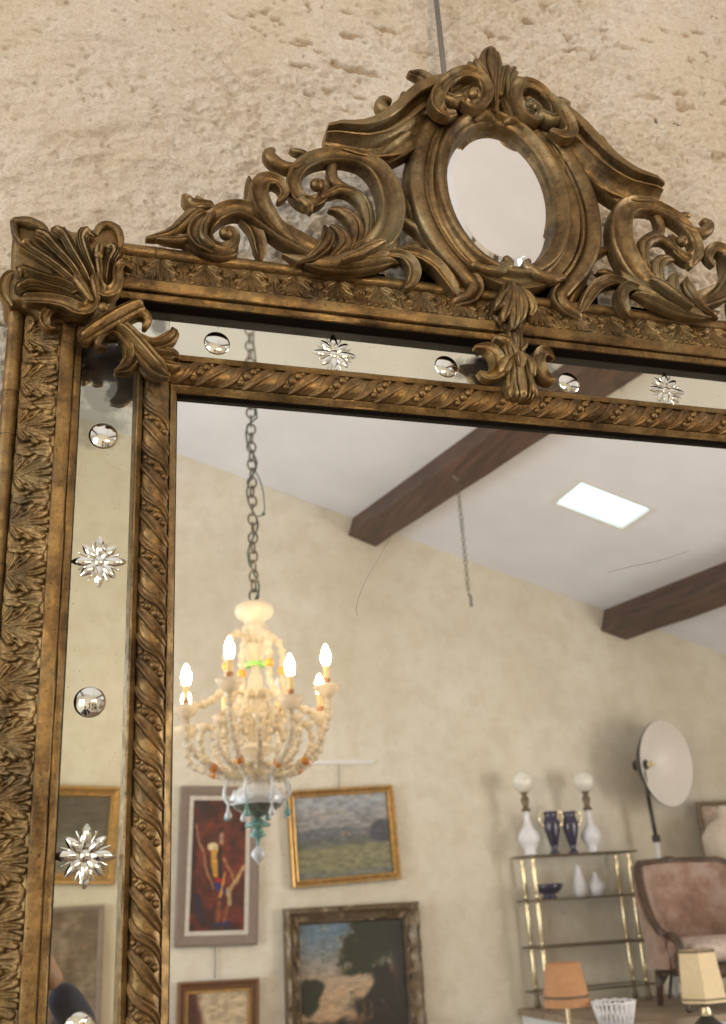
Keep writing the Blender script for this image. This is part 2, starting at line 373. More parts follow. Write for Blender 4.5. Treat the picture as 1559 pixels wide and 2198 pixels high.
# ground lenses and stars, cut proud of the border glass
def cap_mesh(name, r, H):
    mb = MB(); n = 28; prof = [(r, 0.0004)] + [(r * s, -H * (1 - s * s)) for s in np.linspace(1, 0.02, 9)]
    M = Matrix.Rotation(math.radians(-90), 4, 'X')
    vs = []; fs = []
    for (rr, h) in prof:
        for k in range(n): vs.append((rr * math.cos(2 * math.pi * k / n), h, rr * math.sin(2 * math.pi * k / n)))
    for i in range(len(prof) - 1):
        for k in range(n):
            l = (k + 1) % n; fs.append((i * n + k, i * n + l, (i + 1) * n + l, (i + 1) * n + k))
    fs.append(tuple((len(prof) - 1) * n + k for k in range(n)))
    mb.add(vs, fs); o = mb.build(name, M_cut); me = o.data; bpy.data.objects.remove(o); return me
ME_lens = cap_mesh('cut_lens', 0.0152, 0.0031)
def petal_into(mb, ang, r0, r1, wd, H, dy=0.0):
    n = 16; ca, sa = math.cos(ang), math.sin(ang); vs = []; fs = []; m = 6
    for j in range(m + 1):
        s = 1 - j / m
        for k in range(n):
            t = 2 * math.pi * k / n; a = math.cos(t) * s; b = math.sin(t) * s
            u = (r0 + r1) / 2 + a * (r1 - r0) / 2; v = b * wd * (1.0 - 0.25 * a)
            vs.append((u * ca - v * sa, -H * (1 - s * s) + dy, u * sa + v * ca))
    for j in range(m):
        for k in range(n):
            l = (k + 1) % n; fs.append((j * n + k, j * n + l, (j + 1) * n + l, (j + 1) * n + k))
    mb.add(vs, fs)
def star_petal_mesh(name, r0, r1, wd, H):
    mb = MB(); petal_into(mb, 0, r0, r1, wd, H); o = mb.build(name, M_cut); me = o.data; bpy.data.objects.remove(o); return me
ME_pet = star_petal_mesh('petal', 0.0046, 0.0276, 0.0050, 0.0015)
ME_pet2 = star_petal_mesh('petal_short', 0.0046, 0.0236, 0.0048, 0.0014)
ME_sliv = star_petal_mesh('sliver', 0.010, 0.0235, 0.0012, 0.0005)
ME_hub = cap_mesh('star_hub', 0.0056, 0.0012)
def lens_at(px, py, parent, s=1.0):
    q = P(px, py, 1.0); o = inst('cut_lens', ME_lens, Matrix.Translation((q.x, 0.9999, q.z)) @ Matrix.Scale(s, 4), parent); return o
def star_at(px, py, parent, s=1.0):
    q = P(px, py, 1.0); T = Matrix.Translation((q.x, 0.9998, q.z)) @ Matrix.Scale(s, 4)
    for k in range(8):
        a = k * math.pi / 4 + random.uniform(-.05, .05)
        inst('star_petal', ME_pet if k % 2 == 0 else ME_pet2, T @ Matrix.Rotation(-a, 4, 'Y'), parent)
        inst('star_sliver', ME_sliv, T @ Matrix.Rotation(-a - math.pi / 8, 4, 'Y'), parent)
    inst('star_hub', ME_hub, T, parent)
lens_at(466, 737, bg_top); star_at(718, 760, bg_top, 0.98); lens_at(958, 787, bg_top)
lens_at(1221, 822, bg_top2); star_at(1431, 838, bg_top2, 1.0)
lens_at(222, 936, bg_left); star_at(213, 1205, bg_left, 1.0); lens_at(193, 1507, bg_left); star_at(183, 1838, bg_left, 1.04); lens_at(168, 2214, bg_left)

# ---- acanthus leaf of the outer band: carved relief tile, one mesh, many leaves
PITCH, BW = 0.0532, 0.0375
def leaf_tile(seed):
    nu, nv = 84, 60
    u = np.linspace(-0.5, 0.5, nu); v = np.linspace(0, 1, nv); U0, V0 = np.meshgrid(u, v)
    fade = sstep(0.0, 0.12, 0.5 - np.abs(U0))
    U = U0 + 0.035 * fade * fbm(U0 * 5 + seed, V0 * 4, 3, 8 + seed); W = V0 + 0.05 * fade * fbm(U0 * 5 + 3, V0 * 4 + seed, 3, 18 + seed)
    h = np.zeros_like(U)
    def leaflet(x0, y0, x1, y1, w0, w1, top, curl=0.25):
        nonlocal h
        dx, dy = (x1 - x0) * 1.42, y1 - y0; L2 = dx * dx + dy * dy
        t = np.clip(((U - x0) * 1.42 * dx + (W - y0) * dy) / L2, 0, 1)
        d = np.hypot((U - x0) * 1.42 - t * dx, (W - y0) - t * dy); wd = w0 + (w1 - w0) * np.sin(np.clip(t, 0, 1) * 2.2) 
        r = np.clip(1 - (d / wd) ** 2, 0, 1); hh = top * (0.55 + curl * t * t + 0.2 * np.sin(t * 3.1)) * np.sqrt(r) - 0.22 * np.exp(-(d / (wd * 0.22)) ** 2) * sstep(0, .1, r) * sstep(1.0, .8, t)
        h = np.where(r > 0, np.maximum(h, hh), h)
    for sg in (-1, 1):
        leaflet(sg * 0.50, 0.30, sg * 0.50, 0.93, 0.05, 0.15, 0.62, 0.1); leaflet(sg * 0.47, 0.45, sg * 0.40, 0.88, 0.04, 0.09, 0.55, 0.1)
        leaflet(sg * 0.50, 0.02, sg * 0.50, 0.34, 0.05, 0.06, 0.8); leaflet(sg * 0.44, 0.05, sg * 0.41, 0.42, 0.04, 0.085, 0.95, 0.35)
        leaflet(sg * 0.04, 0.10, sg * 0.30, 0.84, 0.04, 0.115, 0.75, 0.2); leaflet(sg * 0.04, 0.06, sg * 0.33, 0.56, 0.05, 0.11, 0.9, 0.4)
        leaflet(sg * 0.05, 0.02, sg * 0.31, 0.24, 0.05, 0.12, 1.05, 0.45); leaflet(sg * 0.03, 0.10, sg * 0.17, 0.93, 0.05, 0.105, 0.85, 0.2)
    leaflet(0, 0.0, 0, 0.95, 0.055, 0.085, 1.0, 0.15)
    h -= 0.30 * np.exp(-(U / 0.012) ** 2) * sstep(0.95, 0.85, W)
    for sg in (-1, 1): h -= 0.45 * np.exp(-((U - sg * 0.225) / 0.022) ** 2 - ((W - 0.37) / 0.05) ** 2) + 0.35 * np.exp(-((U - sg * 0.36) / 0.02) ** 2 - ((W - 0.30) / 0.06) ** 2)
    h = np.clip(h, -0.2, 1.4) + 0.07 * fbm(U0 * 26, V0 * 18, 2, 4 + seed) * fade
    h = h * sstep(0.0, 0.04, V0) * sstep(1.0, 0.965, V0)
    band = np.interp(0.061 - V0 * BW, [d for d, _ in OUT[15:19]], [q for _, q in OUT[15:19]])
    vs = [(U0[j, i] * PITCH, -(band[j, i] - 0.0006 + 0.0072 * h[j, i]), 0.061 - V0[j, i] * BW) for j in range(nv) for i in range(nu)]
    fs = [(j * nu + i, (j + 1) * nu + i, (j + 1) * nu + i + 1, j * nu + i + 1) for j in range(nv - 1) for i in range(nu - 1)]
    mb = MB().add(vs, fs); o = mb.build('acanthus_leaf', M_gold, recalc=False); me = o.data; bpy.data.objects.remove(o); return me
ME_leaf = [leaf_tile(k) for k in range(4)]
# local x along the rail, local z outward; top rail as is, left stile turned a quarter
n_top = int((2 * (CX - XL)) / PITCH)
for i in range(n_top):
    x = CX + (i - (n_top - 1) / 2) * PITCH
    inst('acanthus_leaf', ME_leaf[(i * 3) % 4], Matrix.Translation((x, 1.0, EYE + ZT)) @ Matrix.Diagonal((1, random.uniform(.96, 1.06), 1, 1)), outer)
QL = Matrix.Rotation(math.radians(-90), 4, 'Y')
for i in range(18):
    inst('acanthus_leaf', ME_leaf[(i * 3 + 1) % 4], Matrix.Translation((XL, 1.0, EYE + ZT - 0.035 - (i + 0.5) * PITCH)) @ QL, outer)

# hairline joints in the gesso of the rod
M_crackd = simple('joint_dirt', (0.02, 0.013, 0.008), 0.9)
def joint(T):
    pts = [T @ Vector((0.0005 * math.sin(k * 2.1), -(0.010 + 0.0086 * math.sin(t)), 0.0700 - 0.0086 * math.cos(t))) for k, t in enumerate(np.linspace(0.35, math.pi - 0.1, 10))]
    MB().tube(pts, 0.00038, 5).build('joint_crack', M_crackd, outer)
for x in (0.088, 0.131, 0.262, 0.318, 0.452, 0.640, 0.731, 0.862): joint(Matrix.Translation((x, 1.0, EYE + ZT)))
for z in (0.52, 0.47, 0.33, 0.21): joint(Matrix.Translation((XL, 1.0, EYE + z)) @ QL)

# ---- rope of ribbons and berries on the inner frame
RP = 0.0262                                      # one ribbon every RP
def ribbon_mesh(variant):
    mb = MB(); n = 22; vs = []; prof = [(-1, -0.5), (-0.95, 0.35), (-0.7, 0.85), (-0.35, 0.75), (0.0, 0.6), (0.4, 0.8), (0.75, 1.0), (0.97, 0.5), (1, -0.5)]
    K = len(prof)
    for i in range(n):
        t = i / (n - 1); ph = math.radians(-84 + 168 * t)
        a = RP * 1.05 * (t - 0.5) * 1.45 + 0.0022 * math.sin((t - 0.5) * 2 * math.pi) * (1 if variant else -1)
        wd = 0.0052 * (0.35 + 0.65 * math.sin(math.pi * t) ** 0.6) * (1.15 if variant else 0.9)
        c = 0.0225 + 0.0142 * math.sin(ph); hb = 0.0118 + 0.0104 * math.cos(ph)
        for (s, q) in prof:
            vs.append((a + s * wd * 0.82, -(hb + 0.0042 * q), c - s * wd * 0.57))
    fs = [(i * K + k, i * K + k + 1, (i + 1) * K + k + 1, (i + 1) * K + k) for i in range(n - 1) for k in range(K - 1)]
    fs += [tuple(range(K)), tuple((n - 1) * K + k for k in range(K))]
    o = mb.add(vs, fs).build('ribbon_twist', M_rope); me = o.data; bpy.data.objects.remove(o); return me
ME_rib = [ribbon_mesh(0), ribbon_mesh(1)]
def fold_mesh():
    mb = MB(); vs = []; n = 14; m = 9
    for i in range(n):
        t = i / (n - 1); ph = math.radians(-62 + 124 * t); a = RP * 1.5 * (t - 0.5); e = math.sin(math.pi * t)
        for k in range(m):
            s = -1 + 2 * k / (m - 1); q = 0.45 * math.cos(s * 1.3) + 0.3 * math.sin(t * 9 + s * 2.2) * e - 0.9 * (abs(s) > 0.98)
            vs.append((a + s * 0.0052 * e, -(0.0118 + 0.0100 * math.cos(ph) + 0.0030 * q), 0.0225 + 0.0135 * math.sin(ph) - s * 0.0036 * e))
    fs = [(i * m + k, i * m + k + 1, (i + 1) * m + k + 1, (i + 1) * m + k) for i in range(n - 1) for k in range(m - 1)]
    o = mb.add(vs, fs).build('leaf_fold', M_rope); me = o.data; bpy.data.objects.remove(o); return me
ME_fold = fold_mesh()
ob = MB().sphere((0, 0, 0), (0.0046, 0.0046, 0.0046), 10, 7).build('berry', M_rope); ME_berry = ob.data; bpy.data.objects.remove(ob)
def rope_run(T, n, start=0):
    for i in range(n):
        B = T @ Matrix.Translation((i * RP, 0, 0))
        inst('ribbon_twist', ME_rib[i % 2], B @ Matrix.Translation((random.uniform(-.0006, .0006), 0, 0)), inner)
        C = B @ Matrix.Translation((RP / 2, 0, 0))
        if (i + start) % 2 == 0:
            for k, (ph, s) in enumerate(((-40, 0.85), (-8, 1.08), (24, 0.98), (52, 0.7))):
                t = (ph + 84) / 168; a = RP * 1.5 * (t - 0.5); r = math.radians(ph)
                inst('berry', ME_berry, C @ Matrix.Translation((a, -(0.0120 + 0.0118 * math.cos(r)), 0.0225 + 0.0130 * math.sin(r))) @ Matrix.Scale(s * random.uniform(.92, 1.06), 4), inner)
        else:
            inst('leaf_fold', ME_fold, C, inner)
rope_run(Matrix.Translation((SL + 0.012, 1.0, EYE + ST)), int((2 * CX - 2 * SL - 0.02) / RP))
rope_run(Matrix.Translation((SL, 1.0, EYE + ST - 0.006 - 29 * RP)) @ QL, 29, 1)

# ---- carved strokes ------------------------------------------------------------
PR = {
 'channel': [(-1, .50), (-.95, .82), (-.84, .93), (-.72, .86), (-.5, .62), (-.1, .50), (.3, .58), (.55, .76), (.68, .96), (.82, 1.0), (.94, .86), (1, .5)],
 'leaf': [(-1, .10), (-.92, .38), (-.74, .60), (-.58, .58), (-.46, .46), (-.34, .74), (-.14, .97), (0, .90), (.14, .97), (.34, .74), (.46, .46), (.58, .58), (.74, .60), (.92, .38), (1, .10)],
 'lobe': [(-1, .10), (-.86, .48), (-.5, .86), (-.16, .92), (0, .74), (.16, .92), (.5, .86), (.86, .48), (1, .10)],
 'round': [(-1, .05), (-.9, .42), (-.66, .75), (-.35, .94), (0, 1.0), (.35, .94), (.66, .75), (.9, .42), (1, .05)],
 'spoon': [(-1, .55), (-.9, .95), (-.78, 1.0), (-.6, .75), (-.3, .42), (.1, .36), (.5, .55), (.78, .95), (.9, 1.0), (1, .6)],
 'flutes': [(-1, .2), (-.93, .55), (-.8, .62), (-.7, .42), (-.6, .7), (-.44, .82), (-.34, .58), (-.22, .9), (0, 1.0), (.22, .9), (.34, .58), (.44, .82), (.6, .7), (.7, .42), (.8, .62), (.93, .55), (1, .2)],
 'cornice': [(-1, .20), (-.99, .50), (-.90, .53), (-.86, .36), (-.60, .30), (-.30, .36), (-.05, .52), (.08, .70), (.12, .80), (.20, .82), (.24, .66), (.26, .50), (.40, .52), (.52, .66), (.58, .95), (.62, 1.0), (.97, 1.0), (1, .9), (1, .5)],
}
def sweep_mesh(name, prof, pts, y=0.985, hk=0.55, hmax=0.026, back=None, mat=None, parent=None, mirrorx=False, tips=(1, 1), lift=None, seed=0, plane=None, closed=False, step=0.0028, both=False, auto=50):
    if both:
        a = sweep_mesh(name, prof, pts, y, hk, hmax, back, mat, parent, False, tips, lift, seed, plane, closed, step, auto=auto)
        sweep_mesh(name, prof, pts, y, hk, hmax, back, mat, parent, True, tips, lift, seed + 50, plane, closed, step, auto=auto); return a
    if back is None: back = y + 0.008
    pr = PR[prof] if isinstance(prof, str) else prof
    if plane is None: plane = y - 0.55 * min(hmax, hk * max(q[2] for q in pts) * 0.00054)
    raw = []
    for q in pts:
        v = P(q[0], q[1], plane); raw.append((v.x, v.z, q[2] * pxscale(q[0], q[1], plane), q[3] if len(q) > 3 else 0.0))
    raw = np.array(raw)
    L = np.linalg.norm(np.diff(raw[:, :2], axis=0), axis=1).sum(); n = max(8, int(L / step))
    c = catmull(raw, n); c[:, 2] = np.maximum(c[:, 2], 0.0012)
    T = np.gradient(c[:, :2], axis=0); T /= np.linalg.norm(T, axis=1)[:, None] + 1e-9
    rows = []
    def row(ctr, t, wd, lf, hs, i):
        nrm = np.array([-t[1], t[0]]); H = min(hmax, hk * wd) * hs; r = []
        for (s, h) in pr:
            p2 = ctr + nrm * s * wd / 2
            nn = float(vnoise(p2[0] * 160 + seed, p2[1] * 160)) * 0.0007
            r.append((p2[0], y - lf - h * H - nn, p2[1]))
        a0 = ctr + nrm * wd * 0.46; a1 = ctr - nrm * wd * 0.46
        r = [(a1[0], back, a1[1])] + r + [(a0[0], back, a0[1])]
        return r
    if tips[0]:
        for s in (0.15, 0.62, 0.88):
            rows.append(row(c[0, :2] - T[0] * c[0, 2] * 0.5 * math.sqrt(1 - s * s) * tips[0], T[0], c[0, 2] * s, c[0, 3], 0.55 + 0.45 * s, 0))
    for i in range(n): rows.append(row(c[i, :2], T[i], c[i, 2], c[i, 3], 1.0, i))
    if tips[1]:
        for s in (0.88, 0.62, 0.15):
            rows.append(row(c[-1, :2] + T[-1] * c[-1, 2] * 0.5 * math.sqrt(1 - s * s) * tips[1], T[-1], c[-1, 2] * s, c[-1, 3], 0.55 + 0.45 * s, n))
    K = len(rows[0]); vs = [v for r in rows for v in r]
    if mirrorx: vs = [(2 * CX - v[0], v[1], v[2]) for v in vs]
    fs = [(i * K + k, i * K + (k + 1) % K, (i + 1) * K + (k + 1) % K, (i + 1) * K + k) for i in range(len(rows) - 1) for k in range(K)]
    fs += [tuple(range(K)), tuple((len(rows) - 1) * K + k for k in range(K))]
    return MB().add(vs, fs).build(name, mat, parent, auto=auto)
def knob(name, px, py, r, mat, parent, y=0.965, flat=1.0, both=False):
    plane = y - 0.003; q = P(px, py, plane); R_ = r * pxscale(px, py, plane)
    for mx in ((0, 1) if both else (0,)):
        x = 2 * CX - q.x if mx else q.x
        mb = MB(); mb.sphere((x, y, q.z), (R_, R_ * flat, R_), 14, 10)
        mb.lathe([(0.55 * R_, R_ * .5), (0.36 * R_, R_ * .95), (0.16 * R_, 1.25 * R_), (0.0005, 1.4 * R_)], (x, y, q.z), 10, Matrix.Rotation(math.radians(90), 3, 'X').to_4x4())
        o = mb.build(name, mat, parent)
    return o
# medallion of the crest: oval ring (closed sweep) and glass
OC = (0.5385, 0.872); OA, OB = 0.0790, 0.1165
def ring_mesh(name, a, b, prof, y, mat, parent, n=96):
    vs = []; K = len(prof)
    for i in range(n):
        t = 2 * math.pi * i / n
        ex, ez = math.cos(t), math.sin(t); nl = math.hypot(b * ex, a * ez); nx_, nz_ = b * ex / nl, a * ez / nl
        for (d, h) in prof:
            nn = float(vnoise(ex * 14 + d * 300, ez * 14)) * 0.0009
            vs.append((OC[0] + a * ex + nx_ * d, y - h - nn, OC[1] + b * ez + nz_ * d + EYE))
    fs = [(i * K + k, i * K + k + 1, ((i + 1) % n) * K + k + 1, ((i + 1) % n) * K + k) for i in range(n) for k in range(K - 1)]
    return MB().add(vs, fs).build(name, mat, parent, auto=60)
crest = ring_mesh('crest', OA, OB, [(-0.001, -0.012), (-0.001, 0.010), (0.0006, 0.0125), (0.0030, 0.0135), (0.0060, 0.0150), (0.0085, 0.0185), (0.0105, 0.0215), (0.0130, 0.0225), (0.0155, 0.0215), (0.0170, 0.018), (0.0182, 0.0130), (0.0205, 0.0105), (0.0250, 0.0105), (0.0300, 0.0130), (0.0335, 0.0130), (0.0350, 0.0085), (0.0355, -0.006)], 0.982, M_crest, mirror)
ring_mesh('rebate', OA, OB, [(-0.0008, -0.006), (-0.0008, 0.009), (0.0004, 0.0115)], 0.982, M_darkwood, crest)
def oval_glass():
    vs = [(OC[0], 0.9790, OC[1] + EYE)]; fs = []; n = 64
    for (s, y) in ((0.84, 0.9790), (0.852, 0.9793), (1.03, 0.9830)):
        for i in range(n):
            t = 2 * math.pi * i / n; vs.append((OC[0] + OA * s * math.cos(t), y, OC[1] + OB * s * math.sin(t) + EYE))
    fs += [(0, 1 + i, 1 + (i + 1) % n) for i in range(n)]
    for j in range(2):
        for i in range(n):
            a = 1 + j * n + i; b = 1 + j * n + (i + 1) % n; fs.append((a, a + n, b + n, b))
    return MB().add(vs, fs).build('oval_glass', M_oval, mirror, auto=1)
og = oval_glass(); tag(og, 'small bevelled oval mirror in the crest')
G = dict(mat=M_crest, parent=crest, both=True)
S = sweep_mesh
# outer legs of the medallion
S('cartouche_leg', [(-1, .25), (-.92, .6), (-.75, .85), (-.5, .98), (-.2, 1.0), (.1, .9), (.3, .7), (.38, .55), (.46, .62), (.62, .85), (.8, .88), (.93, .7), (1, .3)], [(985, 238, 30), (940, 262, 42), (912, 322, 50), (902, 394, 52), (918, 470, 50), (957, 536, 46), (1003, 588, 42), (1022, 612, 36), (1012, 634, 33), (988, 642, 28)], hmax=0.026, y=0.984, **G)
S('scroll_end', 'round', [(1020, 566, 16), (1050, 578, 22), (1080, 576, 24), (1096, 563, 20), (1090, 552, 14)], hmax=0.016, y=0.968, **G)
S('leaf_fin', 'lobe', [(880, 340, 10), (879, 380, 22), (884, 420, 26), (889, 450, 16)], hmax=0.012, y=0.990, **G)
S('leaf_fin', 'lobe', [(872, 424, 14), (884, 446, 30), (902, 480, 30), (925, 512, 18)], hmax=0.014, y=0.988, **G)
# cornice arms
S('cornice', 'cornice', [(702, 289, 36), (740, 297, 50), (792, 302, 68), (842, 291, 82), (884, 266, 92), (922, 236, 96), (960, 214, 88)], hmax=0.034, hk=1.1, y=0.988, tips=(0, 1), auto=24, **G)
S('cornice_tongue', 'spoon', [(884, 306, 40), (852, 326, 38), (820, 346, 26), (800, 352, 10)], hmax=0.016, y=0.982, **G)
# sprigs on the cornice
S('curl', 'round', [(872, 222, 12), (852, 236, 18), (834, 238, 22), (820, 226, 24), (824, 212, 20), (836, 212, 14)], hmax=0.018, y=0.978, **G)
S('curl', 'lobe', [(920, 196, 22), (898, 204, 20), (880, 204, 16), (868, 198, 10)], hmax=0.014, y=0.972, **G)
S('acanthus', 'leaf', [(950, 196, 34), (925, 172, 30), (905, 158, 26), (886, 152, 14)], hmax=0.016, y=0.976, **G)
S('rosette_back', 'lobe', [(958, 204, 40), (1000, 186, 66), (1046, 200, 50)], hmax=0.010, y=0.970, **G)
# strap across the cornice
S('strap', 'spoon', [(968, 168, 22), (950, 186, 26), (938, 210, 28), (940, 232, 28), (958, 244, 22), (978, 240, 12)], hmax=0.017, y=0.954, **G)
S('acanthus', 'lobe', [(990, 210, 26), (968, 214, 30), (946, 196, 26), (952, 168, 16)], hmax=0.016, y=0.958, **G)
# the two volutes and the sheath above them
S('volute', 'spoon', [(962, 206, 14), (960, 184, 20), (976, 164, 24), (1004, 158, 26), (1032, 172, 26), (1044, 198, 26), (1034, 222, 24), (1012, 228, 22), (996, 214, 18), (1000, 196, 15), (1014, 188, 12)], hmax=0.020, y=0.956, **G)
knob('volute_eye', 1020, 200, 13, M_crest, crest, y=0.950, both=True)
S('sheath', 'leaf', [(1048, 240, 22), (1052, 206, 20), (1034, 170, 22), (1004, 152, 24), (974, 154, 18), (958, 164, 10)], hmax=0.016, y=0.966, **G)
S('sheath', 'lobe', [(1042, 196, 14), (1034, 166, 18), (1020, 146, 18), (1010, 134, 10)], hmax=0.015, y=0.964, **G)
# finial
S('finial_leaf', 'leaf', [(1066, 226, 16), (1063, 196, 22), (1060, 165, 32), (1057, 134, 46), (1057, 110, 34), (1059, 98, 14)], hmax=0.015, y=0.960, mat=M_crest, parent=crest)
S('finial_leaf', 'lobe', [(1052, 200, 12), (1044, 160, 16), (1032, 140, 16), (1024, 128, 10)], hmax=0.014, y=0.956, **G)
S('finial_leaf', 'lobe', [(1076, 200, 12), (1080, 166, 18), (1088, 148, 18), (1092, 140, 8)], hmax=0.012, y=0.958, mat=M_crest, parent=crest)
# little clasp over the oval
S('clasp', 'round', [(1024, 254, 10), (1036, 244, 20), (1050, 246, 20), (1060, 254, 12)], hmax=0.010, y=0.966, **G)
# big C scroll and its volute
S('c_scroll', 'channel', [(690, 560, 14), (742, 550, 34), (795, 532, 46), (828, 500, 52), (841, 455, 52), (835, 412, 50), (815, 372, 46), (783, 345, 40), (742, 333, 36), (702, 333, 34), (668, 341, 32), (644, 358, 30), (632, 384, 30), (638, 412, 30), (660, 430, 28), (686, 424, 24), (700, 404, 20), (694, 386, 15), (682, 386, 11)], hmax=0.027, y=0.982, **G)
knob('volute_eye', 681, 394, 13, M_crest, crest, y=0.972, both=True)
S('curl', 'round', [(652, 350, 14), (626, 356, 22), (604, 352, 26), (586, 340, 28), (578, 326, 24), (586, 318, 14)], hmax=0.020, y=0.980, **G)
S('curl', 'lobe', [(672, 336, 10), (650, 326, 14), (634, 322, 12), (626, 318, 6)], hmax=0.010, y=0.978, **G)
S('scroll_point', 'lobe', [(648, 424, 16), (664, 438, 22), (668, 448, 10)], hmax=0.014, y=0.974, **G)
# acanthus arms inside it
S('acanthus_arm', 'lobe', [(775, 528, 12), (790, 500, 22), (792, 468, 27), (783, 434, 29), (757, 411, 27), (730, 404, 22), (708, 412, 16), (696, 418, 10)], hmax=0.016, y=0.976, **G)
S('acanthus_arm', 'round', [(728, 338, 14), (716, 352, 20), (714, 374, 22), (724, 392, 22), (748, 404, 18), (770, 418, 12)], hmax=0.014, y=0.982, **G)
S('acanthus_lobe', 'lobe', [(740, 562, 6), (766, 516, 28), (766, 482, 33), (750, 460, 30), (730, 447, 20), (712, 443, 8)], hmax=0.016, y=0.976, **G)
S('acanthus_lobe', 'lobe', [(690, 568, 6), (736, 530, 30), (738, 506, 30), (726, 488, 20), (714, 480, 8)], hmax=0.018, y=0.972, **G)
S('acanthus_lobe', 'leaf', [(640, 560, 4), (676, 546, 22), (700, 522, 30), (706, 500, 26), (700, 482, 8)], hmax=0.016, y=0.968, **G)
S('acanthus_body', 'round', [(612, 536, 4), (650, 552, 26), (704, 562, 40), (758, 558, 52), (808, 544, 46), (842, 524, 30), (856, 500, 8)], hmax=0.026, y=0.978, **G)
S('acanthus_lobe', 'leaf', [(660, 562, 4), (704, 570, 20), (756, 570, 30), (806, 562, 32), (838, 556, 20), (858, 560, 4)], hmax=0.014, y=0.968, **G)
S('acanthus_lobe', 'lobe', [(740, 552, 10), (770, 540, 18), (796, 526, 20), (818, 516, 14), (828, 514, 6)], hmax=0.012, y=0.950, **G)
S('acanthus_tip', 'spoon', [(838, 544, 16), (862, 548, 22), (882, 564, 26), (890, 586, 26), (884, 606, 20), (876, 612, 10)], hmax=0.018, y=0.970, **G)
S('acanthus_tip', 'spoon', [(834, 546, 16), (868, 540, 20), (902, 548, 26), (936, 570, 28), (962, 600, 24), (980, 626, 16)], hmax=0.017, y=0.976, **G)
S('acanthus_tip', 'lobe', [(836, 544, 12), (868, 531, 16), (892, 525, 18), (906, 528, 8)], hmax=0.012, y=0.980, **G)
S('branch', 'round', [(856, 462, 14), (882, 478, 22), (908, 496, 30), (936, 536, 34), (966, 584, 30), (984, 612, 20)], hmax=0.016, y=0.988, **G)
# S scroll on the left of the heart, with its volute and tail leaf
S('s_scroll', 'channel', [(800, 546, 10), (756, 556, 26), (708, 550, 40), (664, 532, 44), (610, 504, 46), (574, 477, 42), (543, 457, 40), (507, 447, 38), (474, 455, 36), (450, 476, 32), (442, 500, 30), (454, 522, 28), (478, 532, 28), (500, 520, 24), (506, 500, 20), (496, 486, 15), (484, 488, 10)], hmax=0.025, y=0.982, **G)
knob('volute_eye', 486, 498, 14, M_crest, crest, y=0.972, both=True)
S('s_cusp', 'spoon', [(640, 520, 12), (598, 488, 30), (568, 450, 38), (556, 416, 38), (562, 392, 34), (584, 384, 28), (604, 394, 24), (612, 412, 18), (602, 424, 10)], hmax=0.022, y=0.976, **G)
S('leaf_fin', 'lobe', [(540, 436, 24), (538, 404, 22), (537, 386, 14), (536, 376, 6)], hmax=0.010, y=0.992, **G)
S('leaf_drop', 'spoon', [(524, 470, 18), (545, 490, 26), (556, 515, 28), (560, 538, 24), (562, 550, 10)], hmax=0.014, y=0.984, **G)
S('tail_leaf', 'lobe', [(452, 440, 16), (424, 450, 30), (398, 474, 32), (372, 494, 26), (344, 502, 18), (318, 505, 8)], hmax=0.018, y=0.980, **G)
S('tail_leaf', 'spoon', [(458, 452, 14), (430, 474, 26), (418, 500, 30), (428, 520, 26), (452, 532, 16)], hmax=0.020, y=0.972, **G)
S('tail_leaf', 'lobe', [(452, 456, 10), (438, 482, 18), (438, 506, 20), (456, 522, 14)], hmax=0.018, y=0.966, **G)
S('tail_leaf', 'lobe', [(420, 500, 18), (396, 512, 22), (366, 512, 16), (340, 508, 8)], hmax=0.014, y=0.976, **G)
S('tail_leaf', 'leaf', [(388, 506, 22), (430, 528, 36), (470, 540, 34), (500, 536, 24), (508, 524, 12)], hmax=0.018, y=0.980, **G)
S('tail_curl', 'spoon', [(452, 438, 18), (428, 440, 24), (410, 436, 24), (400, 424, 20), (408, 418, 8)], hmax=0.016, y=0.978, **G)
S('tail_curl', 'lobe', [(446, 436, 12), (432, 428, 12), (424, 420, 6)], hmax=0.010, y=0.980, **G)
# dark foot under the crest that carries it on the rail
MB().box((CX - 0.30, 0.992, EYE + 0.700), (CX + 0.30, 1.020, EYE + 0.7275)).build('crest_foot', M_darkwood, crest, smooth=False)
MB().box((CX - 0.13, 0.998, EYE + 0.7275), (CX + 0.13, 1.018, EYE + 0.762)).build('crest_foot', M_darkwood, crest, smooth=False)
mb = MB()
for sx in (-1, 1): mb = MB().box((CX + sx * 0.20 - 0.028, 0.998, EYE + 0.7275), (CX + sx * 0.20 + 0.028, 1.018, EYE + 0.737)); mb.build('crest_foot', M_darkwood, crest, smooth=False)

# ---- bracket in the middle of the top rail
br = S('centre_bracket', 'flutes', [(1106, 748, 44), (1112, 772, 50), (1116, 800, 54), (1120, 826, 64), (1122, 850, 50)], mat=M_gold, parent=mirror, y=0.974, hmax=0.018, tips=(1, .3))
B = dict(mat=M_gold, parent=br)
S('horn', 'spoon', [(1034, 796, 8), (1048, 806, 20), (1066, 800, 28), (1072, 780, 30), (1064, 758, 26), (1048, 744, 20), (1026, 740, 8)], y=0.972, hmax=0.018, **B)
S('horn', 'spoon', [(1196, 812, 8), (1182, 814, 20), (1164, 802, 28), (1155, 778, 28), (1160, 758, 24), (1174, 754, 20), (1190, 764, 8)], y=0.972, hmax=0.018, **B)
S('bracket_leaf', 'lobe', [(1106, 748, 14), (1094, 732, 22), (1078, 724, 22), (1068, 722, 10)], y=0.968, hmax=0.016, **B)
S('bracket_leaf', 'lobe', [(1116, 752, 14), (1126, 738, 18), (1128, 728, 12)], y=0.968, hmax=0.014, **B)
S('bracket_leaf', 'lobe', [(1108, 760, 14), (1092, 776, 30), (1082, 796, 22), (1084, 802, 8)], y=0.966, hmax=0.014, **B)
S('bracket_leaf', 'lobe', [(1130, 762, 14), (1142, 780, 24), (1146, 800, 16)], y=0.967, hmax=0.014, **B)
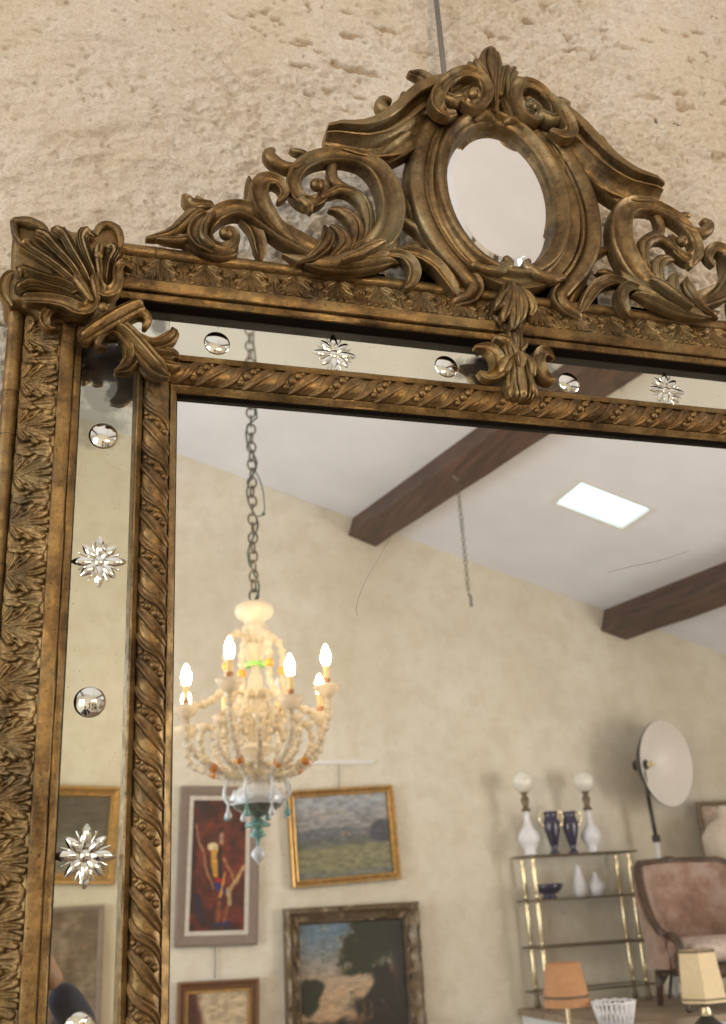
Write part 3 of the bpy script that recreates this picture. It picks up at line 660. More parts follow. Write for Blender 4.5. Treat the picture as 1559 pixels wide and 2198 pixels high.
S('bracket_boss', 'spoon', [(1117, 758, 14), (1119, 770, 19), (1120, 780, 14)], y=0.958, hmax=0.008, **B)
S('bracket_flute', 'lobe', [(1112, 790, 12), (1104, 815, 16), (1100, 840, 18), (1098, 848, 8)], y=0.966, hmax=0.014, **B)
S('bracket_flute', 'lobe', [(1122, 788, 10), (1122, 816, 14), (1124, 842, 16), (1124, 850, 8)], y=0.962, hmax=0.014, **B)
S('bracket_flute', 'lobe', [(1132, 790, 10), (1140, 815, 16), (1148, 838, 16), (1152, 846, 8)], y=0.966, hmax=0.014, **B)
sh = S('rail_shell', 'flutes', [(1104, 612, 38), (1104, 640, 66), (1104, 664, 62), (1106, 688, 36), (1104, 702, 14)], mat=M_gold, parent=mirror, y=0.972, hmax=0.022)
for pts in ([(1098, 616, 14), (1084, 634, 24), (1074, 652, 26), (1066, 660, 10)], [(1100, 620, 14), (1094, 648, 26), (1086, 674, 20), (1084, 684, 8)], [(1106, 616, 14), (1106, 650, 26), (1106, 684, 24), (1104, 700, 10)],
            [(1114, 616, 14), (1122, 646, 26), (1122, 674, 20), (1118, 686, 8)], [(1124, 618, 12), (1140, 640, 22), (1146, 660, 18), (1142, 672, 8)]):
    S('shell_lobe', 'lobe', pts, mat=M_gold, parent=sh, y=0.958, hmax=0.013)
S('shell_stem', 'leaf', [(1104, 700, 26), (1108, 722, 34), (1110, 750, 26)], mat=M_gold, parent=sh, y=0.970, hmax=0.014)
S('shell_side_leaf', 'lobe', [(1062, 660, 10), (1070, 680, 22), (1090, 702, 22), (1104, 712, 10)], mat=M_gold, parent=sh, y=0.974, hmax=0.010)

# ---- corner shell
CP = 0.968
def corner(mirrorx):
    base = [(27, 474), (37, 461), (67, 462), (97, 477), (110, 500), (140, 488), (160, 494), (187, 489), (207, 488), (230, 478), (253, 488), (263, 514), (257, 540), (262, 566), (254, 600), (250, 633), (218, 664), (183, 687), (150, 690),
            (112, 696), (98, 690), (60, 660), (40, 652), (20, 650), (7, 634), (4, 607), (20, 584), (24, 530)]
    c = catmull(np.array([(P(a, b, CP).x, P(a, b, CP).z) for a, b in base + [base[0]]]), 110)[:-1]
    if mirrorx: c[:, 0] = 2 * CX - c[:, 0]
    ctr = c.mean(0); vs = []; n = len(c)
    for (s, y) in ((1.0, 1.02), (1.0, 0.978), (0.97, 0.970), (0.90, 0.967), (0.6, 0.966), (0.02, 0.962)):
        for q in c: e = ctr + (q - ctr) * s; vs.append((e[0], y - 0.0012 * float(vnoise(e[0] * 90, e[1] * 90)), e[1]))
    fs = [(j * n + i, j * n + (i + 1) % n, (j + 1) * n + (i + 1) % n, (j + 1) * n + i) for j in range(5) for i in range(n)]
    co_ = MB().add(vs, fs).build('corner_shell', M_gold, mirror)
    K = dict(mat=M_gold, parent=co_, mirrorx=mirrorx)
    # fan ribs ending in small knobs: each rib doubled by a fine groove
    for pts in ([(200, 640, 8), (150, 590, 14), (105, 555, 16), (68, 532, 16), (56, 522, 22), (64, 530, 14)],
                [(196, 644, 8), (150, 606, 13), (100, 592, 15), (62, 582, 18), (48, 580, 22), (46, 586, 12)],
                [(192, 650, 8), (150, 624, 12), (105, 612, 15), (66, 606, 20), (46, 612, 18)],
                [(196, 632, 8), (160, 570, 13), (124, 532, 16), (100, 508, 20), (86, 500, 18)],
                [(205, 628, 8), (184, 580, 13), (160, 540, 15), (140, 506, 16), (126, 496, 24), (122, 490, 16)],
                [(212, 628, 8), (202, 580, 12), (188, 545, 15), (178, 510, 16), (186, 498, 22), (194, 500, 12)],
                [(220, 630, 8), (216, 585, 12), (212, 550, 14), (214, 530, 16)],
                [(226, 634, 8), (230, 590, 13), (236, 556, 15), (246, 536, 18), (238, 530, 20), (232, 534, 10)]):
        S('shell_rib', 'flutes' if len(pts) > 4 else 'lobe', [(a_, b_, w_ * 1.55) for a_, b_, w_ in pts], y=0.962, hmax=0.013, hk=0.8, **K)
        knob_('rib_knob', pts[-2][0], pts[-2][1], 10, co_, 0.9565, mirrorx)
    S('shell_rim', 'round', [(206, 500, 10), (214, 486, 16), (232, 480, 18), (252, 490, 18), (260, 512, 14), (254, 530, 8)], y=0.966, hmax=0.014, **K)
    S('shell_rim', 'spoon', [(22, 650, 12), (10, 632, 20), (10, 606, 22), (22, 586, 16), (34, 584, 8)], y=0.970, hmax=0.016, **K)
    S('shell_horn', 'round', [(34, 470, 18), (62, 474, 26), (90, 486, 22), (104, 506, 14)], y=0.964, hmax=0.014, **K)
    S('shell_horn', 'round', [(30, 474, 16), (34, 500, 14), (46, 520, 8)], y=0.964, hmax=0.012, **K)
    # cupped leaves at the foot of the fan
    S('cup_leaf', 'spoon', [(60, 640, 24), (100, 642, 26), (140, 650, 28), (168, 664, 30), (190, 662, 30), (198, 644, 26), (186, 626, 22), (170, 618, 16), (158, 622, 8)], y=0.954, hmax=0.020, **K)
    S('cup_leaf', 'spoon', [(212, 586, 12), (210, 606, 22), (222, 626, 28), (242, 624, 26), (254, 604, 22), (254, 576, 20), (266, 562, 16), (282, 570, 10)], y=0.954, hmax=0.020, **K)
    S('cup_leaf', 'lobe', [(196, 640, 12), (180, 616, 22), (166, 596, 20), (162, 586, 8)], y=0.950, hmax=0.016, **K)
    S('cup_leaf', 'lobe', [(210, 636, 12), (206, 612, 20), (202, 594, 16), (204, 586, 6)], y=0.950, hmax=0.016, **K)
    S('side_curl', 'spoon', [(152, 672, 18), (126, 662, 22), (104, 668, 24), (96, 686, 22), (106, 700, 18), (118, 700, 8)], y=0.960, hmax=0.018, **K)
    knob_('boss', 222, 660, 10, co_, 0.938, mirrorx)
    # strap
    S('corner_strap', [(-1, .1), (-.9, .5), (-.6, .62), (-.5, .5), (-.4, .62), (-.1, .95), (.3, 1.0), (.5, .8), (.58, .7), (.66, .8), (.9, .6), (1, .1)], [(180, 720, 30), (200, 707, 34), (240, 683, 36), (280, 661, 34), (304, 650, 30)], y=0.956, hmax=0.018, hk=0.8, tips=(.4, .4), **K)
    # leaf below the strap
    S('corner_leaf', 'leaf', [(232, 694, 30), (262, 702, 44), (290, 730, 48), (318, 762, 48), (342, 788, 46), (360, 798, 16)], y=0.960, hmax=0.026, **K)
    S('corner_leaf', 'round', [(262, 690, 14), (286, 672, 24), (304, 668, 26), (318, 680, 20), (312, 696, 12)], y=0.958, hmax=0.020, **K)
    S('corner_leaf', 'leaf', [(272, 702, 20), (300, 726, 32), (332, 736, 32), (360, 726, 32), (374, 710, 24), (372, 700, 8)], y=0.964, hmax=0.020, **K)
    S('corner_leaf', 'leaf', [(290, 728, 18), (322, 750, 34), (354, 756, 34), (376, 756, 24), (384, 762, 8)], y=0.966, hmax=0.019, **K)
    S('corner_leaf', 'lobe', [(304, 746, 14), (336, 772, 22), (366, 782, 24), (384, 780, 12)], y=0.968, hmax=0.018, **K)
    S('corner_leaf', 'round', [(252, 702, 12), (226, 712, 20), (212, 722, 26), (214, 738, 18), (228, 742, 8)], y=0.958, hmax=0.020, **K)
    S('corner_leaf', 'leaf', [(232, 716, 16), (260, 714, 28), (280, 738, 36), (284, 764, 38), (270, 784, 32), (252, 790, 12)], y=0.962, hmax=0.022, **K)
    S('corner_leaf', 'lobe', [(286, 736, 12), (302, 762, 22), (314, 788, 20), (316, 800, 8)], y=0.966, hmax=0.018, **K)
    return co_
def knob_(name, px, py, r, parent, y, mirrorx):
    q = P(px, py, y); R_ = r * pxscale(px, py, y); MB().sphere((2 * CX - q.x if mirrorx else q.x, y, q.z), R_, 12, 8).build(name, M_gold, parent)
corner(False); corner(True)
# hair-thin scratches on the big glass
M_scr = simple('scratch', (0.05, 0.045, 0.04), 0.6)
for pts in ([(842, 1150), (815, 1195), (786, 1245), (768, 1290), (765, 1312), (768, 1322)], [(1306, 1228), (1360, 1215), (1420, 1202), (1480, 1182)]):
    c = catmull(np.array([tuple(P(a, b, 0.9996)) for a, b in pts])[:, [0, 2, 1]], 24)[:, [0, 2, 1]]
    MB().tube(c, 0.00011, 5).build('scratch', M_scr, main_glass)

# hanging rod on the wall above the crest
M_rod = simple('grey_steel', (0.22, 0.20, 0.18), 0.45, 0.6)
a, b = P(930, -60, 1.062), P(953, 150, 1.050); low = P(962, 230, 1.030)
o = MB().tube([a, b, low], 0.0042, 10).build('hanging_rod', M_rod); tag(o, 'thin grey metal hanging rod running up the wall from the crest', 'rod')

# ------------------------------------------------------------------ the room that the mirror reflects
BACK = -4.0                                       # gable wall opposite the mirror (unfolded distance 6)
XW0, XW1 = -3.45, 5.10
def ceil_z(x):                                    # pitched ceiling falling to the right of a ridge
    xr = -1.0
    z = 2.81 - 0.326 * (x - 0.716)
    if x < xr: z = (2.81 - 0.326 * (xr - 0.716)) - 0.326 * (xr - x)
    return z + EYE
M_room, nt, p = newmat('room_plaster'); co_ = objco(nt)
base = ramp(nt, noise(nt, co_, 1.3, 5, 0.6), [(0.3, (0.69, 0.62, 0.49)), (0.55, (0.76, 0.71, 0.60)), (0.75, (0.80, 0.77, 0.69))])
base = mix(nt, ramp(nt, noise(nt, co_, 7, 6, 0.7), [(0.40, (0.4,) * 3), (0.55, (0, 0, 0))]), base, (0.60, 0.52, 0.39))
base = mix(nt, ramp(nt, noise(nt, co_, 24, 3, 0.6), [(0.68, (0, 0, 0)), (0.74, (0.6,) * 3)]), base, (0.42, 0.32, 0.20))
nt.links.new(base, p.inputs['Base Color']); p.inputs['Roughness'].default_value = 0.9
nt.links.new(bump(nt, noise(nt, co_, 9, 6, 0.65), 0.5, 0.03), p.inputs['Normal'])
M_ceil = simple('ceiling_paint', (0.80, 0.81, 0.87), 0.9, var=0.04, scale=3)
M_floor = simple('floor_tiles', (0.20, 0.13, 0.085), 0.5, var=0.2, scale=4)
def struct(name, mb, mat, label=None, parent=None, smooth=False, **k):
    o = mb.build(name, mat, parent, smooth=smooth, **k)
    if parent is None: tag(o, label, kind='structure')
    return o
T = 0.12
def gable(y0, y1):
    xs_ = [XW0, -1.0, XW1]; mb = MB(); vs = []
    for y in (y0, y1):
        vs += [(XW0, y, -0.05), (XW1, y, -0.05), (XW1, y, ceil_z(XW1)), (-1.0, y, ceil_z(-1.0)), (XW0, y, ceil_z(XW0))]
    fs = [(0, 1, 2, 3, 4), (9, 8, 7, 6, 5)] + [(i, (i + 1) % 5, 5 + (i + 1) % 5, 5 + i) for i in range(5)]
    return mb.add(vs, fs)
struct('wall_back', gable(BACK, BACK - T), M_room, 'cream gable wall reflected in the mirror')
for nm, xa in (('wall_left', XW0 - T), ('wall_right', XW1)):
    struct(nm, MB().box((xa, BACK - T, -0.05), (xa + T, WALL_Y + 0.05, ceil_z(XW0 if xa < 0 else XW1) + 0.05)), M_room, 'side wall of the room')
struct('floor', MB().box((XW0 - T, BACK - T, -0.17), (XW1 + T, WALL_Y + 0.1, -0.05)), M_floor, 'floor of the room')
SKY = [(1187, 1080), (1243, 1035), (1405, 1090), (1340, 1137)]
def on_ceiling(px, py, drop=0.0):
    d = ray(px, py); t = (2.81 + 0.326 * 0.716 - drop) / (d[2] + 0.326 * d[0]); return Vector((d[0] * t, 2.0 - t, d[2] * t + EYE))
sk = [on_ceiling(*q) for q in SKY]
sx0, sx1 = (sk[0].x + sk[1].x) / 2, (sk[2].x + sk[3].x) / 2; sy0, sy1 = (sk[0].y + sk[3].y) / 2, (sk[1].y + sk[2].y) / 2
sy0, sy1 = min(sy0, sy1), max(sy0, sy1)
def slab(x0, x1, y0, y1, off=0.0, th=0.06):
    mb = MB(); vs = []
    for o_ in (off, off + th):
        vs += [(x0, y0, ceil_z(x0) + o_), (x1, y0, ceil_z(x1) + o_), (x1, y1, ceil_z(x1) + o_), (x0, y1, ceil_z(x0) + o_)]
    return mb.add(vs, [(0, 1, 2, 3), (7, 6, 5, 4), (0, 4, 5, 1), (1, 5, 6, 2), (2, 6, 7, 3), (3, 7, 4, 0)])
cmb = MB()
Y0, Y1 = BACK - T, WALL_Y + 0.1
parts = [(XW0 - T, -1.0, Y0, Y1), (-1.0, sx0, Y0, Y1), (sx1, XW1 + T, Y0, Y1), (sx0, sx1, Y0, sy0), (sx0, sx1, sy1, Y1)]
for q in parts:
    m2 = slab(*q); cmb.add(m2.v, m2.f)
ceiling = struct('ceiling', cmb, M_ceil, 'white sloping ceiling with dark beams')
# roof light: frosted pane with daylight above it
M_pane, nt, p = newmat('roof_light'); e = N(nt, 'ShaderNodeEmission', Strength=3.4); e.inputs[0].default_value = (0.80, 1.0, 0.97, 1)
nn = noise(nt, objco(nt), 3); nt.links.new(ramp(nt, nn, [(0.3, (0.62, 0.98, 0.95)), (0.7, (0.80, 1.0, 1.0))]), e.inputs[0]); nt.links.new(e.outputs[0], nt.nodes['Material Output'].inputs[0])
sl = thing('roof_light', ((sx0 + sx1) / 2, (sy0 + sy1) / 2, ceil_z((sx0 + sx1) / 2)), 'bright bluish white roof light in the reflected sloping ceiling', 'skylight')
slab(sx0, sx1, sy0, sy1, 0.02, 0.01).build('pane', M_pane, sl, smooth=False)
M_white = simple('white_paint', (0.78, 0.78, 0.78), 0.5, var=0.05)
fr = MB()
for q in ((sx0 - 0.02, sx0 + 0.012, sy0 - .02, sy1 + .02), (sx1 - 0.012, sx1 + 0.02, sy0 - .02, sy1 + .02)): m2 = slab(*q, -0.003, 0.02); fr.add(m2.v, m2.f)
for q in ((sx0 + 0.012, sx1 - 0.012, sy0 - .02, sy0 + .012), (sx0 + 0.012, sx1 - .012, sy1 - .012, sy1 + .02)): m2 = slab(*q, -0.003, 0.02); fr.add(m2.v, m2.f)
fr.build('frame', M_white, sl, smooth=False)
# beams
M_beam, nt, p = newmat('old_beam'); co_ = objco(nt, (7, 0.5, 7))
base = ramp(nt, noise(nt, co_, 5, 6, 0.65), [(0.30, (0.025, 0.014, 0.010)), (0.50, (0.068, 0.032, 0.021)), (0.72, (0.135, 0.064, 0.040))])
nt.links.new(base, p.inputs['Base Color']); p.inputs['Roughness'].default_value = 0.6; nt.links.new(bump(nt, noise(nt, co_, 9, 6, 0.6), 0.5, 0.01), p.inputs['Normal'])
def beam(pa, pb, wd, ht, ext=3.2):
    a, b = on_ceiling(*pa), on_ceiling(*pb); d = b - a; a = a - d * ((a.y - BACK) / d.y if abs(d.y) > 1e-6 else 0) * 1.0
    a = a + d.normalized() * -0.05
    e = a + d * ((WALL_Y - a.y) / d.y)
    n = 14; mb = MB(); vs = []
    dn = d.normalized(); side = Vector((0.95, 0, -0.31)); side = (side - dn * side.dot(dn)).normalized(); up = side.cross(dn).normalized()
    if up.z < 0: up = -up
    for i in range(n + 1):
        q = a.lerp(e, i / n); j = [float(vnoise(i * 1.7 + k * 5, k * 3.3 + pa[0])) * 0.014 for k in range(4)]
        vs += [q + up * 0.03, q + side * (wd + j[0]) + up * 0.03, q + side * (wd + j[1]) - up * (ht + j[2]), q - up * (ht + j[3])]
    fs = [(i * 4 + k, i * 4 + (k + 1) % 4, i * 4 + 4 + (k + 1) % 4, i * 4 + 4 + k) for i in range(n) for k in range(4)] + [(0, 1, 2, 3), (n * 4 + 3, n * 4 + 2, n * 4 + 1, n * 4)]
    mb.add(vs, fs); o = mb.build('beam', M_beam, ceiling, smooth=False); return o, a, e, side, up
bm1 = beam((752, 1116), (1000, 935), 0.20, 0.14)
bm2 = beam((1300, 1308), (1559, 1205), 0.20, 0.16)
o = MB().box((-1.75, BACK, ceil_z(-1.7) - 0.18), (-1.57, WALL_Y - 0.02, ceil_z(-1.7) + 0.02)).build('beam', M_beam, ceiling, smooth=False)

# ---- picture makers
def painted(name, parent, org, ux, uz, wd, ht, fn, nu=130, nv=150):
    u = np.linspace(0, 1, nu); v = np.linspace(0, 1, nv); U, W = np.meshgrid(u, v)
    col = fn(U, W); br_ = 1 + 0.26 * fbm(U * 14 * wd / 0.5 + 0.8 * fbm(U * 4, W * 4, 2, 9), W * 34 * ht / 0.5, 4, 123); col = np.clip(np.stack([c * br_ for c in col], -1), 0, 1) ** 2.2
    vs = [org + ux * (U[j, i] * wd) + uz * (W[j, i] * ht) for j in range(nv) for i in range(nu)]
    fs = [(j * nu + i, j * nu + i + 1, (j + 1) * nu + i + 1, (j + 1) * nu + i) for j in range(nv - 1) for i in range(nu - 1)]
    o = MB().add(vs, fs).build(name, M_paint, parent, recalc=False); at = o.data.attributes.new('paint', 'FLOAT_COLOR', 'POINT')
    c4 = np.concatenate([col.reshape(-1, 3), np.ones((nu * nv, 1))], 1).astype(np.float32); at.data.foreach_set('color', c4.ravel()); return o
M_paint, nt, p = newmat('oil_paint'); a = N(nt, 'ShaderNodeAttribute', attribute_name='paint'); nt.links.new(a.outputs['Color'], p.inputs['Base Color'])
p.inputs['Roughness'].default_value = 0.45; nt.links.new(bump(nt, noise(nt, objco(nt), 120, 4), 0.3, 0.002), p.inputs['Normal'])
def lerpc(a, b, t): return tuple(a[k] * (1 - t) + b[k] * t for k in range(3))
def blend(c, d, m): return tuple(c[k] * (1 - m) + d[k] * m for k in range(3))
def flat(U, c): return tuple(np.full_like(U, k) for k in c)
def seg(U, W, x0, y0, x1, y1, r, asp=1.0):
    dx, dy = x1 - x0, (y1 - y0) * asp; t = np.clip(((U - x0) * dx + (W - y0) * asp * dy) / (dx * dx + dy * dy), 0, 1)
    return sstep(r * 1.25, r * 0.75, np.hypot(U - x0 - t * dx, (W - y0) * asp - t * dy))
def fig(U, W):                                     # dark red canvas with a slim standing figure
    n = fbm(U * 5, W * 9, 4, 3); c = lerpc((0.20, 0.07, 0.07), (0.42, 0.16, 0.12), np.clip(0.5 + 1.2 * n, 0, 1))
    c = blend(c, (0.12, 0.08, 0.10), sstep(0.15, 0.5, fbm(U * 4 + 3, W * 6, 3, 9)))
    A = 1.9; U0, W0 = U, W; U = U + 0.05 * fbm(U0 * 6, W0 * 9, 4, 71); W = W + 0.035 * fbm(U0 * 6 + 9, W0 * 9, 4, 81)
    for s in (((.08, .80, .40, .32, .022), (.60, .42, .32)), ((.62, .55, .80, .38, .02), (.62, .42, .30)), ((.98, .47, .66, .28, .03), (.72, .60, .42)), ((.70, .30, .72, .22, .05), (.72, .62, .46)),
              ((.50, .60, .56, .40, .055), (.10, .08, .13)), ((.47, .34, .58, .30, .05), (.12, .16, .45)), ((.48, .38, .56, .38, .035), (.65, .10, .10)), ((.42, .62, .46, .44, .055), (.85, .62, .25)), ((.33, .65, .44, .63, .04), (.88, .80, .62)),
              ((.63, .42, .53, .24, .025), (.80, .55, .25)), ((.52, .20, .50, .06, .035), (.50, .28, .16)), ((.68, .20, .62, .05, .03), (.50, .30, .18)), ((.45, .05, .70, .04, .035), (.12, .15, .30)),
              ((.53, .72, .54, .66, .042), (.66, .52, .44)), ((.52, .765, .55, .765, .045), (.18, .10, .10)), ((.15, .25, .2, .1, .07), (.14, .10, .22))):
        c = blend(c, s[1], seg(U, W, *s[0], asp=A) * 0.9)
    return c
def field(U, W):
    c = field_(U, W); g = 0.33 * (c[0] + c[1] + c[2]); return tuple(0.12 + 0.80 * (0.6 * k + 0.4 * g) for k in c)
def field_(U, W):                                   # plain landscape under a grey sky
    n = fbm(U * 4, W * 9, 4, 5); c = lerpc((0.50, 0.49, 0.50), (0.58, 0.64, 0.72), sstep(0.6, 1.0, W + 0.1 * n))
    c = blend(c, (0.64, 0.58, 0.52), sstep(0.05, 0.25, n) * 0.6 * sstep(.55, .8, W))
    hill = 0.575 + 0.03 * np.sin(U * 4) + 0.02 * n; c = blend(c, (0.32, 0.34, 0.40), sstep(hill + .015, hill - .01, W))
    c = blend(c, (0.30, 0.34, 0.30), sstep(.50, .44, W)); c = blend(c, (0.68, 0.45, 0.36), sstep(.12, .3, fbm(U * 30, W * 30, 2, 8)) * sstep(.48, .5, W) * sstep(.55, .53, W) * sstep(.45, .5, U) * sstep(.75, .7, U))
    c = blend(c, (0.17, 0.20, 0.27), sstep(.05, .0, np.hypot((U - .92) * .9, (W - .50) * 1.0) - .12 - .05 * n))
    c = blend(c, (0.49, 0.47, 0.24), sstep(.40, .34, W + 0.04 * n)); c = blend(c, (0.38, 0.40, 0.33), sstep(.17, .06, W + .05 * np.sin(U * 3) + .04 * n)); return c
def rocks(U, W):                                   # dark romantic landscape, blue sky top left
    n = fbm(U * 5, W * 6, 6, 15); c = lerpc((0.70, 0.58, 0.46), (0.36, 0.45, 0.52), sstep(.35, 1.0, W)); c = blend(c, (0.66, 0.62, 0.55), sstep(.1, .35, n) * .4)
    tree = sstep(.09, -.10, np.minimum(np.hypot(U - .78, (W - .82) * .8) - .24, np.hypot(U - .62, (W - .70) * .9) - .15) - .30 * n - .10 * fbm(U * 26, W * 26, 3, 19)); c = blend(c, (0.13, 0.15, 0.08), tree)
    rock = sstep(.09, -.09, W - .15 - .52 * sstep(.38, .80, U) - .22 * n); c = blend(c, lerpc((0.09, 0.07, 0.05), (0.42, 0.30, 0.20), sstep(-.05, .4, fbm(U * 9, W * 7, 4, 31))), rock)
    c = blend(c, (0.15, 0.17, 0.12), sstep(.03, -.03, np.hypot(U - .08, (W - .40)) - .12 - .15 * n)); c = blend(c, (0.10, 0.08, 0.06), sstep(.24, .10, W + .1 * n)); c = blend(c, (0.04, 0.04, 0.04), sstep(.80, 1.0, U)); return c
def portrait(U, W):
    n = fbm(U * 4, W * 5, 4, 45); c = lerpc((0.40, 0.33, 0.27), (0.52, 0.46, 0.40), np.clip(.5 + n, 0, 1)); return blend(c, (0.22, 0.22, 0.26), sstep(.1, -.1, np.hypot(U - .4, W - .25) - .22 + .1 * n))
def warm_reflection(U, W):  # reflection in the small brown framed mirror, painted as colour
    n = fbm(U * 3, W * 4, 4, 65); c = lerpc((0.30, 0.15, 0.12), (0.74, 0.66, 0.54), sstep(.12, .3, U + .1 * n)); return blend(c, (0.48, 0.40, 0.34), sstep(.3, .0, W))
def picture(name, corners, D, fn, label, mat, fw, prof, inner_mat=None, iw=0.0, tilt=0.012, aspect=(130, 150), carve=0.0):
    """corners: TL, TR, BL (photo pixels of the frame's outside)"""
    tl, tr, bl_ = (V(*q, D) for q in corners); ux = (tr - tl); W_ = ux.length; ux.normalize(); dz = (bl_ - tl); H_ = dz.length
    up = Vector((-ux.z, 0, ux.x)) if True else -dz.normalized()
    org = tl - up * H_; nrm = Vector((0, 1, 0))                      # towards the room / the mirror
    t = thing(name, org + ux * W_ / 2, label, 'picture')
    # frame ring: prof (0..1 across from outside to inside, height)
    K = len(prof); vs = []
    cs = [(0, 0, 1, 1), (W_, 0, -1, 1), (W_, H_, -1, -1), (0, H_, 1, -1)]; fs = []; seg_n = 26 if carve else 1; idx0 = 0
    mb = MB()
    for s_ in range(4):
        a, b = cs[s_], cs[(s_ + 1) % 4]; vs = []
        for i in range(seg_n + 1):
            tt = i / seg_n
            for k, (d, h) in enumerate(prof):
                x = (a[0] + a[2] * d * fw) * (1 - tt) + (b[0] + b[2] * d * fw) * tt; z = (a[1] + a[3] * d * fw) * (1 - tt) + (b[1] + b[3] * d * fw) * tt
                hh = h + (carve * float(vnoise(x * 60, z * 60)) if 0 < k < K - 1 else 0)
                vs.append(org + ux * x + up * z + nrm * hh)
        fs = [(i * K + k, i * K + k + 1, (i + 1) * K + k + 1, (i + 1) * K + k) for i in range(seg_n) for k in range(K - 1)]
        mb.add(vs, fs)
    mb.build('frame', mat, t, auto=35)
    g = fw
    if inner_mat is not None:
        m3 = MB()
        for (x0, z0, x1, z1) in ((fw - .002, fw - .002, W_ - fw + .002, fw + iw), (fw - .002, H_ - fw - iw, W_ - fw + .002, H_ - fw + .002), (fw - .002, fw + iw, fw + iw, H_ - fw - iw), (W_ - fw - iw, fw + iw, W_ - fw + .002, H_ - fw - iw)):
            vs = [org + ux * x + up * z + nrm * h for h in (0.004, 0.016) for (x, z) in ((x0, z0), (x1, z0), (x1, z1), (x0, z1))]
            m3.add(vs, [(0, 3, 2, 1), (4, 5, 6, 7), (0, 1, 5, 4), (1, 2, 6, 5), (2, 3, 7, 6), (3, 0, 4, 7)])
        m3.build('slip', inner_mat, t, smooth=False); g = fw + iw
    if fn is not None: painted('canvas', t, org + ux * (g - .002) + up * (g - .002) + nrm * 0.010, ux, up, W_ - 2 * g + .004, H_ - 2 * g + .004, fn, *aspect)
    return t, org, ux, up, W_, H_
M_taupe = simple('taupe_frame', (0.23, 0.17, 0.14), 0.6); M_linen = simple('linen_slip', (0.60, 0.54, 0.48), 0.8)
M_gframe = simple('gold_frame', (0.50, 0.31, 0.11), 0.35, 0.7, var=0.25); M_bframe = simple('bronze_frame', (0.17, 0.12, 0.07), 0.4, 0.5, var=0.4, scale=60, bumps=0.6)
M_brown = simple('walnut_frame', (0.17, 0.075, 0.03), 0.25, coat=0.4)
PF1 = [(0, 0.0), (0, 0.022), (.15, .028), (.6, .026), (.92, .018), (1, .004)]; PF2 = [(0, 0), (0, .03), (.12, .042), (.3, .040), (.45, .024), (.62, .020), (.72, .030), (.88, .028), (1, .006)]
PF3 = [(0, 0), (0, .045), (.1, .060), (.28, .065), (.40, .050), (.55, .040), (.70, .034), (.78, .040), (.88, .036), (1, .006)]
DW = 5.985
picture('figure_painting', ((388, 1688), (557, 1690), (380, 2033)), DW, fig, 'tall dark red figure painting in a taupe frame, left under the chandelier', M_taupe, 0.055, PF1, M_linen, 0.022)
picture('landscape_painting', ((613, 1699), (840, 1685), (627, 1908)), DW, field, 'green field landscape in a narrow gold frame, hung slightly crooked', M_gframe, 0.045, PF2)
picture('rocky_landscape', ((607, 1951), (893, 1935), (600, 2300)), DW, rocks, 'dark rocky landscape with trees in a heavy carved bronze frame', M_bframe, 0.095, PF3, aspect=(150, 150), carve=0.03)
t, org, ux, up, W_, H_ = picture('walnut_mirror', ((380, 2108), (555, 2098), (372, 2420)), DW, warm_reflection, 'small mirror with painted reflection in a brown and gold frame below the red figure painting', M_brown, 0.05, PF2, M_gframe, 0.012)
picture('gold_framed_picture', ((60, 1684), (262, 1690), (54, 1898)), DW, lambda U, W: lerpc((0.45, 0.44, 0.40), (0.30, 0.28, 0.25), sstep(.3, .7, W + .2 * fbm(U * 4, W * 4, 3, 2))), 'gold framed picture seen in the left border strip', M_gframe, 0.06, PF2)
picture('portrait', ((88, 1950), (224, 1942), (76, 2330)), DW, portrait, 'brownish portrait seen low in the left border strip', M_taupe, 0.03, PF1)
# picture rail
a, b = V(400, 1641, 5.98), V(803, 1640, 5.98)
tag(MB().box((a.x, BACK, a.z - 0.012), (b.x, BACK + 0.02, a.z + 0.012)).build('picture_rail', M_white, smooth=False), 'short white picture rail above the paintings', 'rail')
for (px, p0, p1) in ((462, 2030, 2100), (728, 1642, 1690)):
    a, b = V(px, p0, 5.985), V(px, p1, 5.985)
    tag(MB().tube([a, b], 0.003, 6).build('picture_wire', M_rod), 'thin picture wire above the small brown framed mirror' if px < 500 else 'thin picture wire from the white rail to the field landscape', 'wire')

# ---- brass and glass etagere
M_brass = simple('brass', (0.86, 0.74, 0.48), 0.2, 1.0, var=0.08); M_dbrass = simple('dull_brass', (0.16, 0.12, 0.07), 0.4, 0.6)
M_glass, nt, p = newmat('shelf_glass'); p.inputs['Base Color'].default_value = (0.45, 0.52, 0.48, 1); p.inputs['Roughness'].default_value = 0.05; p.inputs['Alpha'].default_value = 0.15
xl, xr = 2.82, 3.47; yb, yf = 2 - 5.93, 2 - 5.78
levels = [V(1120, 1838, 5.85).z, V(1129, 1933, 5.85).z, V(1138, 2034, 5.85).z, V(1147, 2130, 5.85).z]; zplat = V(1153, 2168, 5.82).z
et = thing('etagere', ((xl + xr) / 2, (yb + yf) / 2, zplat), 'brass etagere with four glass shelves and paired posts', 'shelf')
for z in levels:
    MB().box((xl - 0.045, yb - 0.03, z - 0.008), (xr + 0.045, yf + 0.03, z)).build('shelf', M_glass, et, smooth=False)
    m = MB(); m.tube([(xl - .047, yb - .032, z - .004), (xr + .047, yb - .032, z - .004), (xr + .047, yf + .032, z - .004), (xl - .047, yf + .032, z - .004)], 0.0052, 6, True); m.build('shelf_rim', M_dbrass, et)
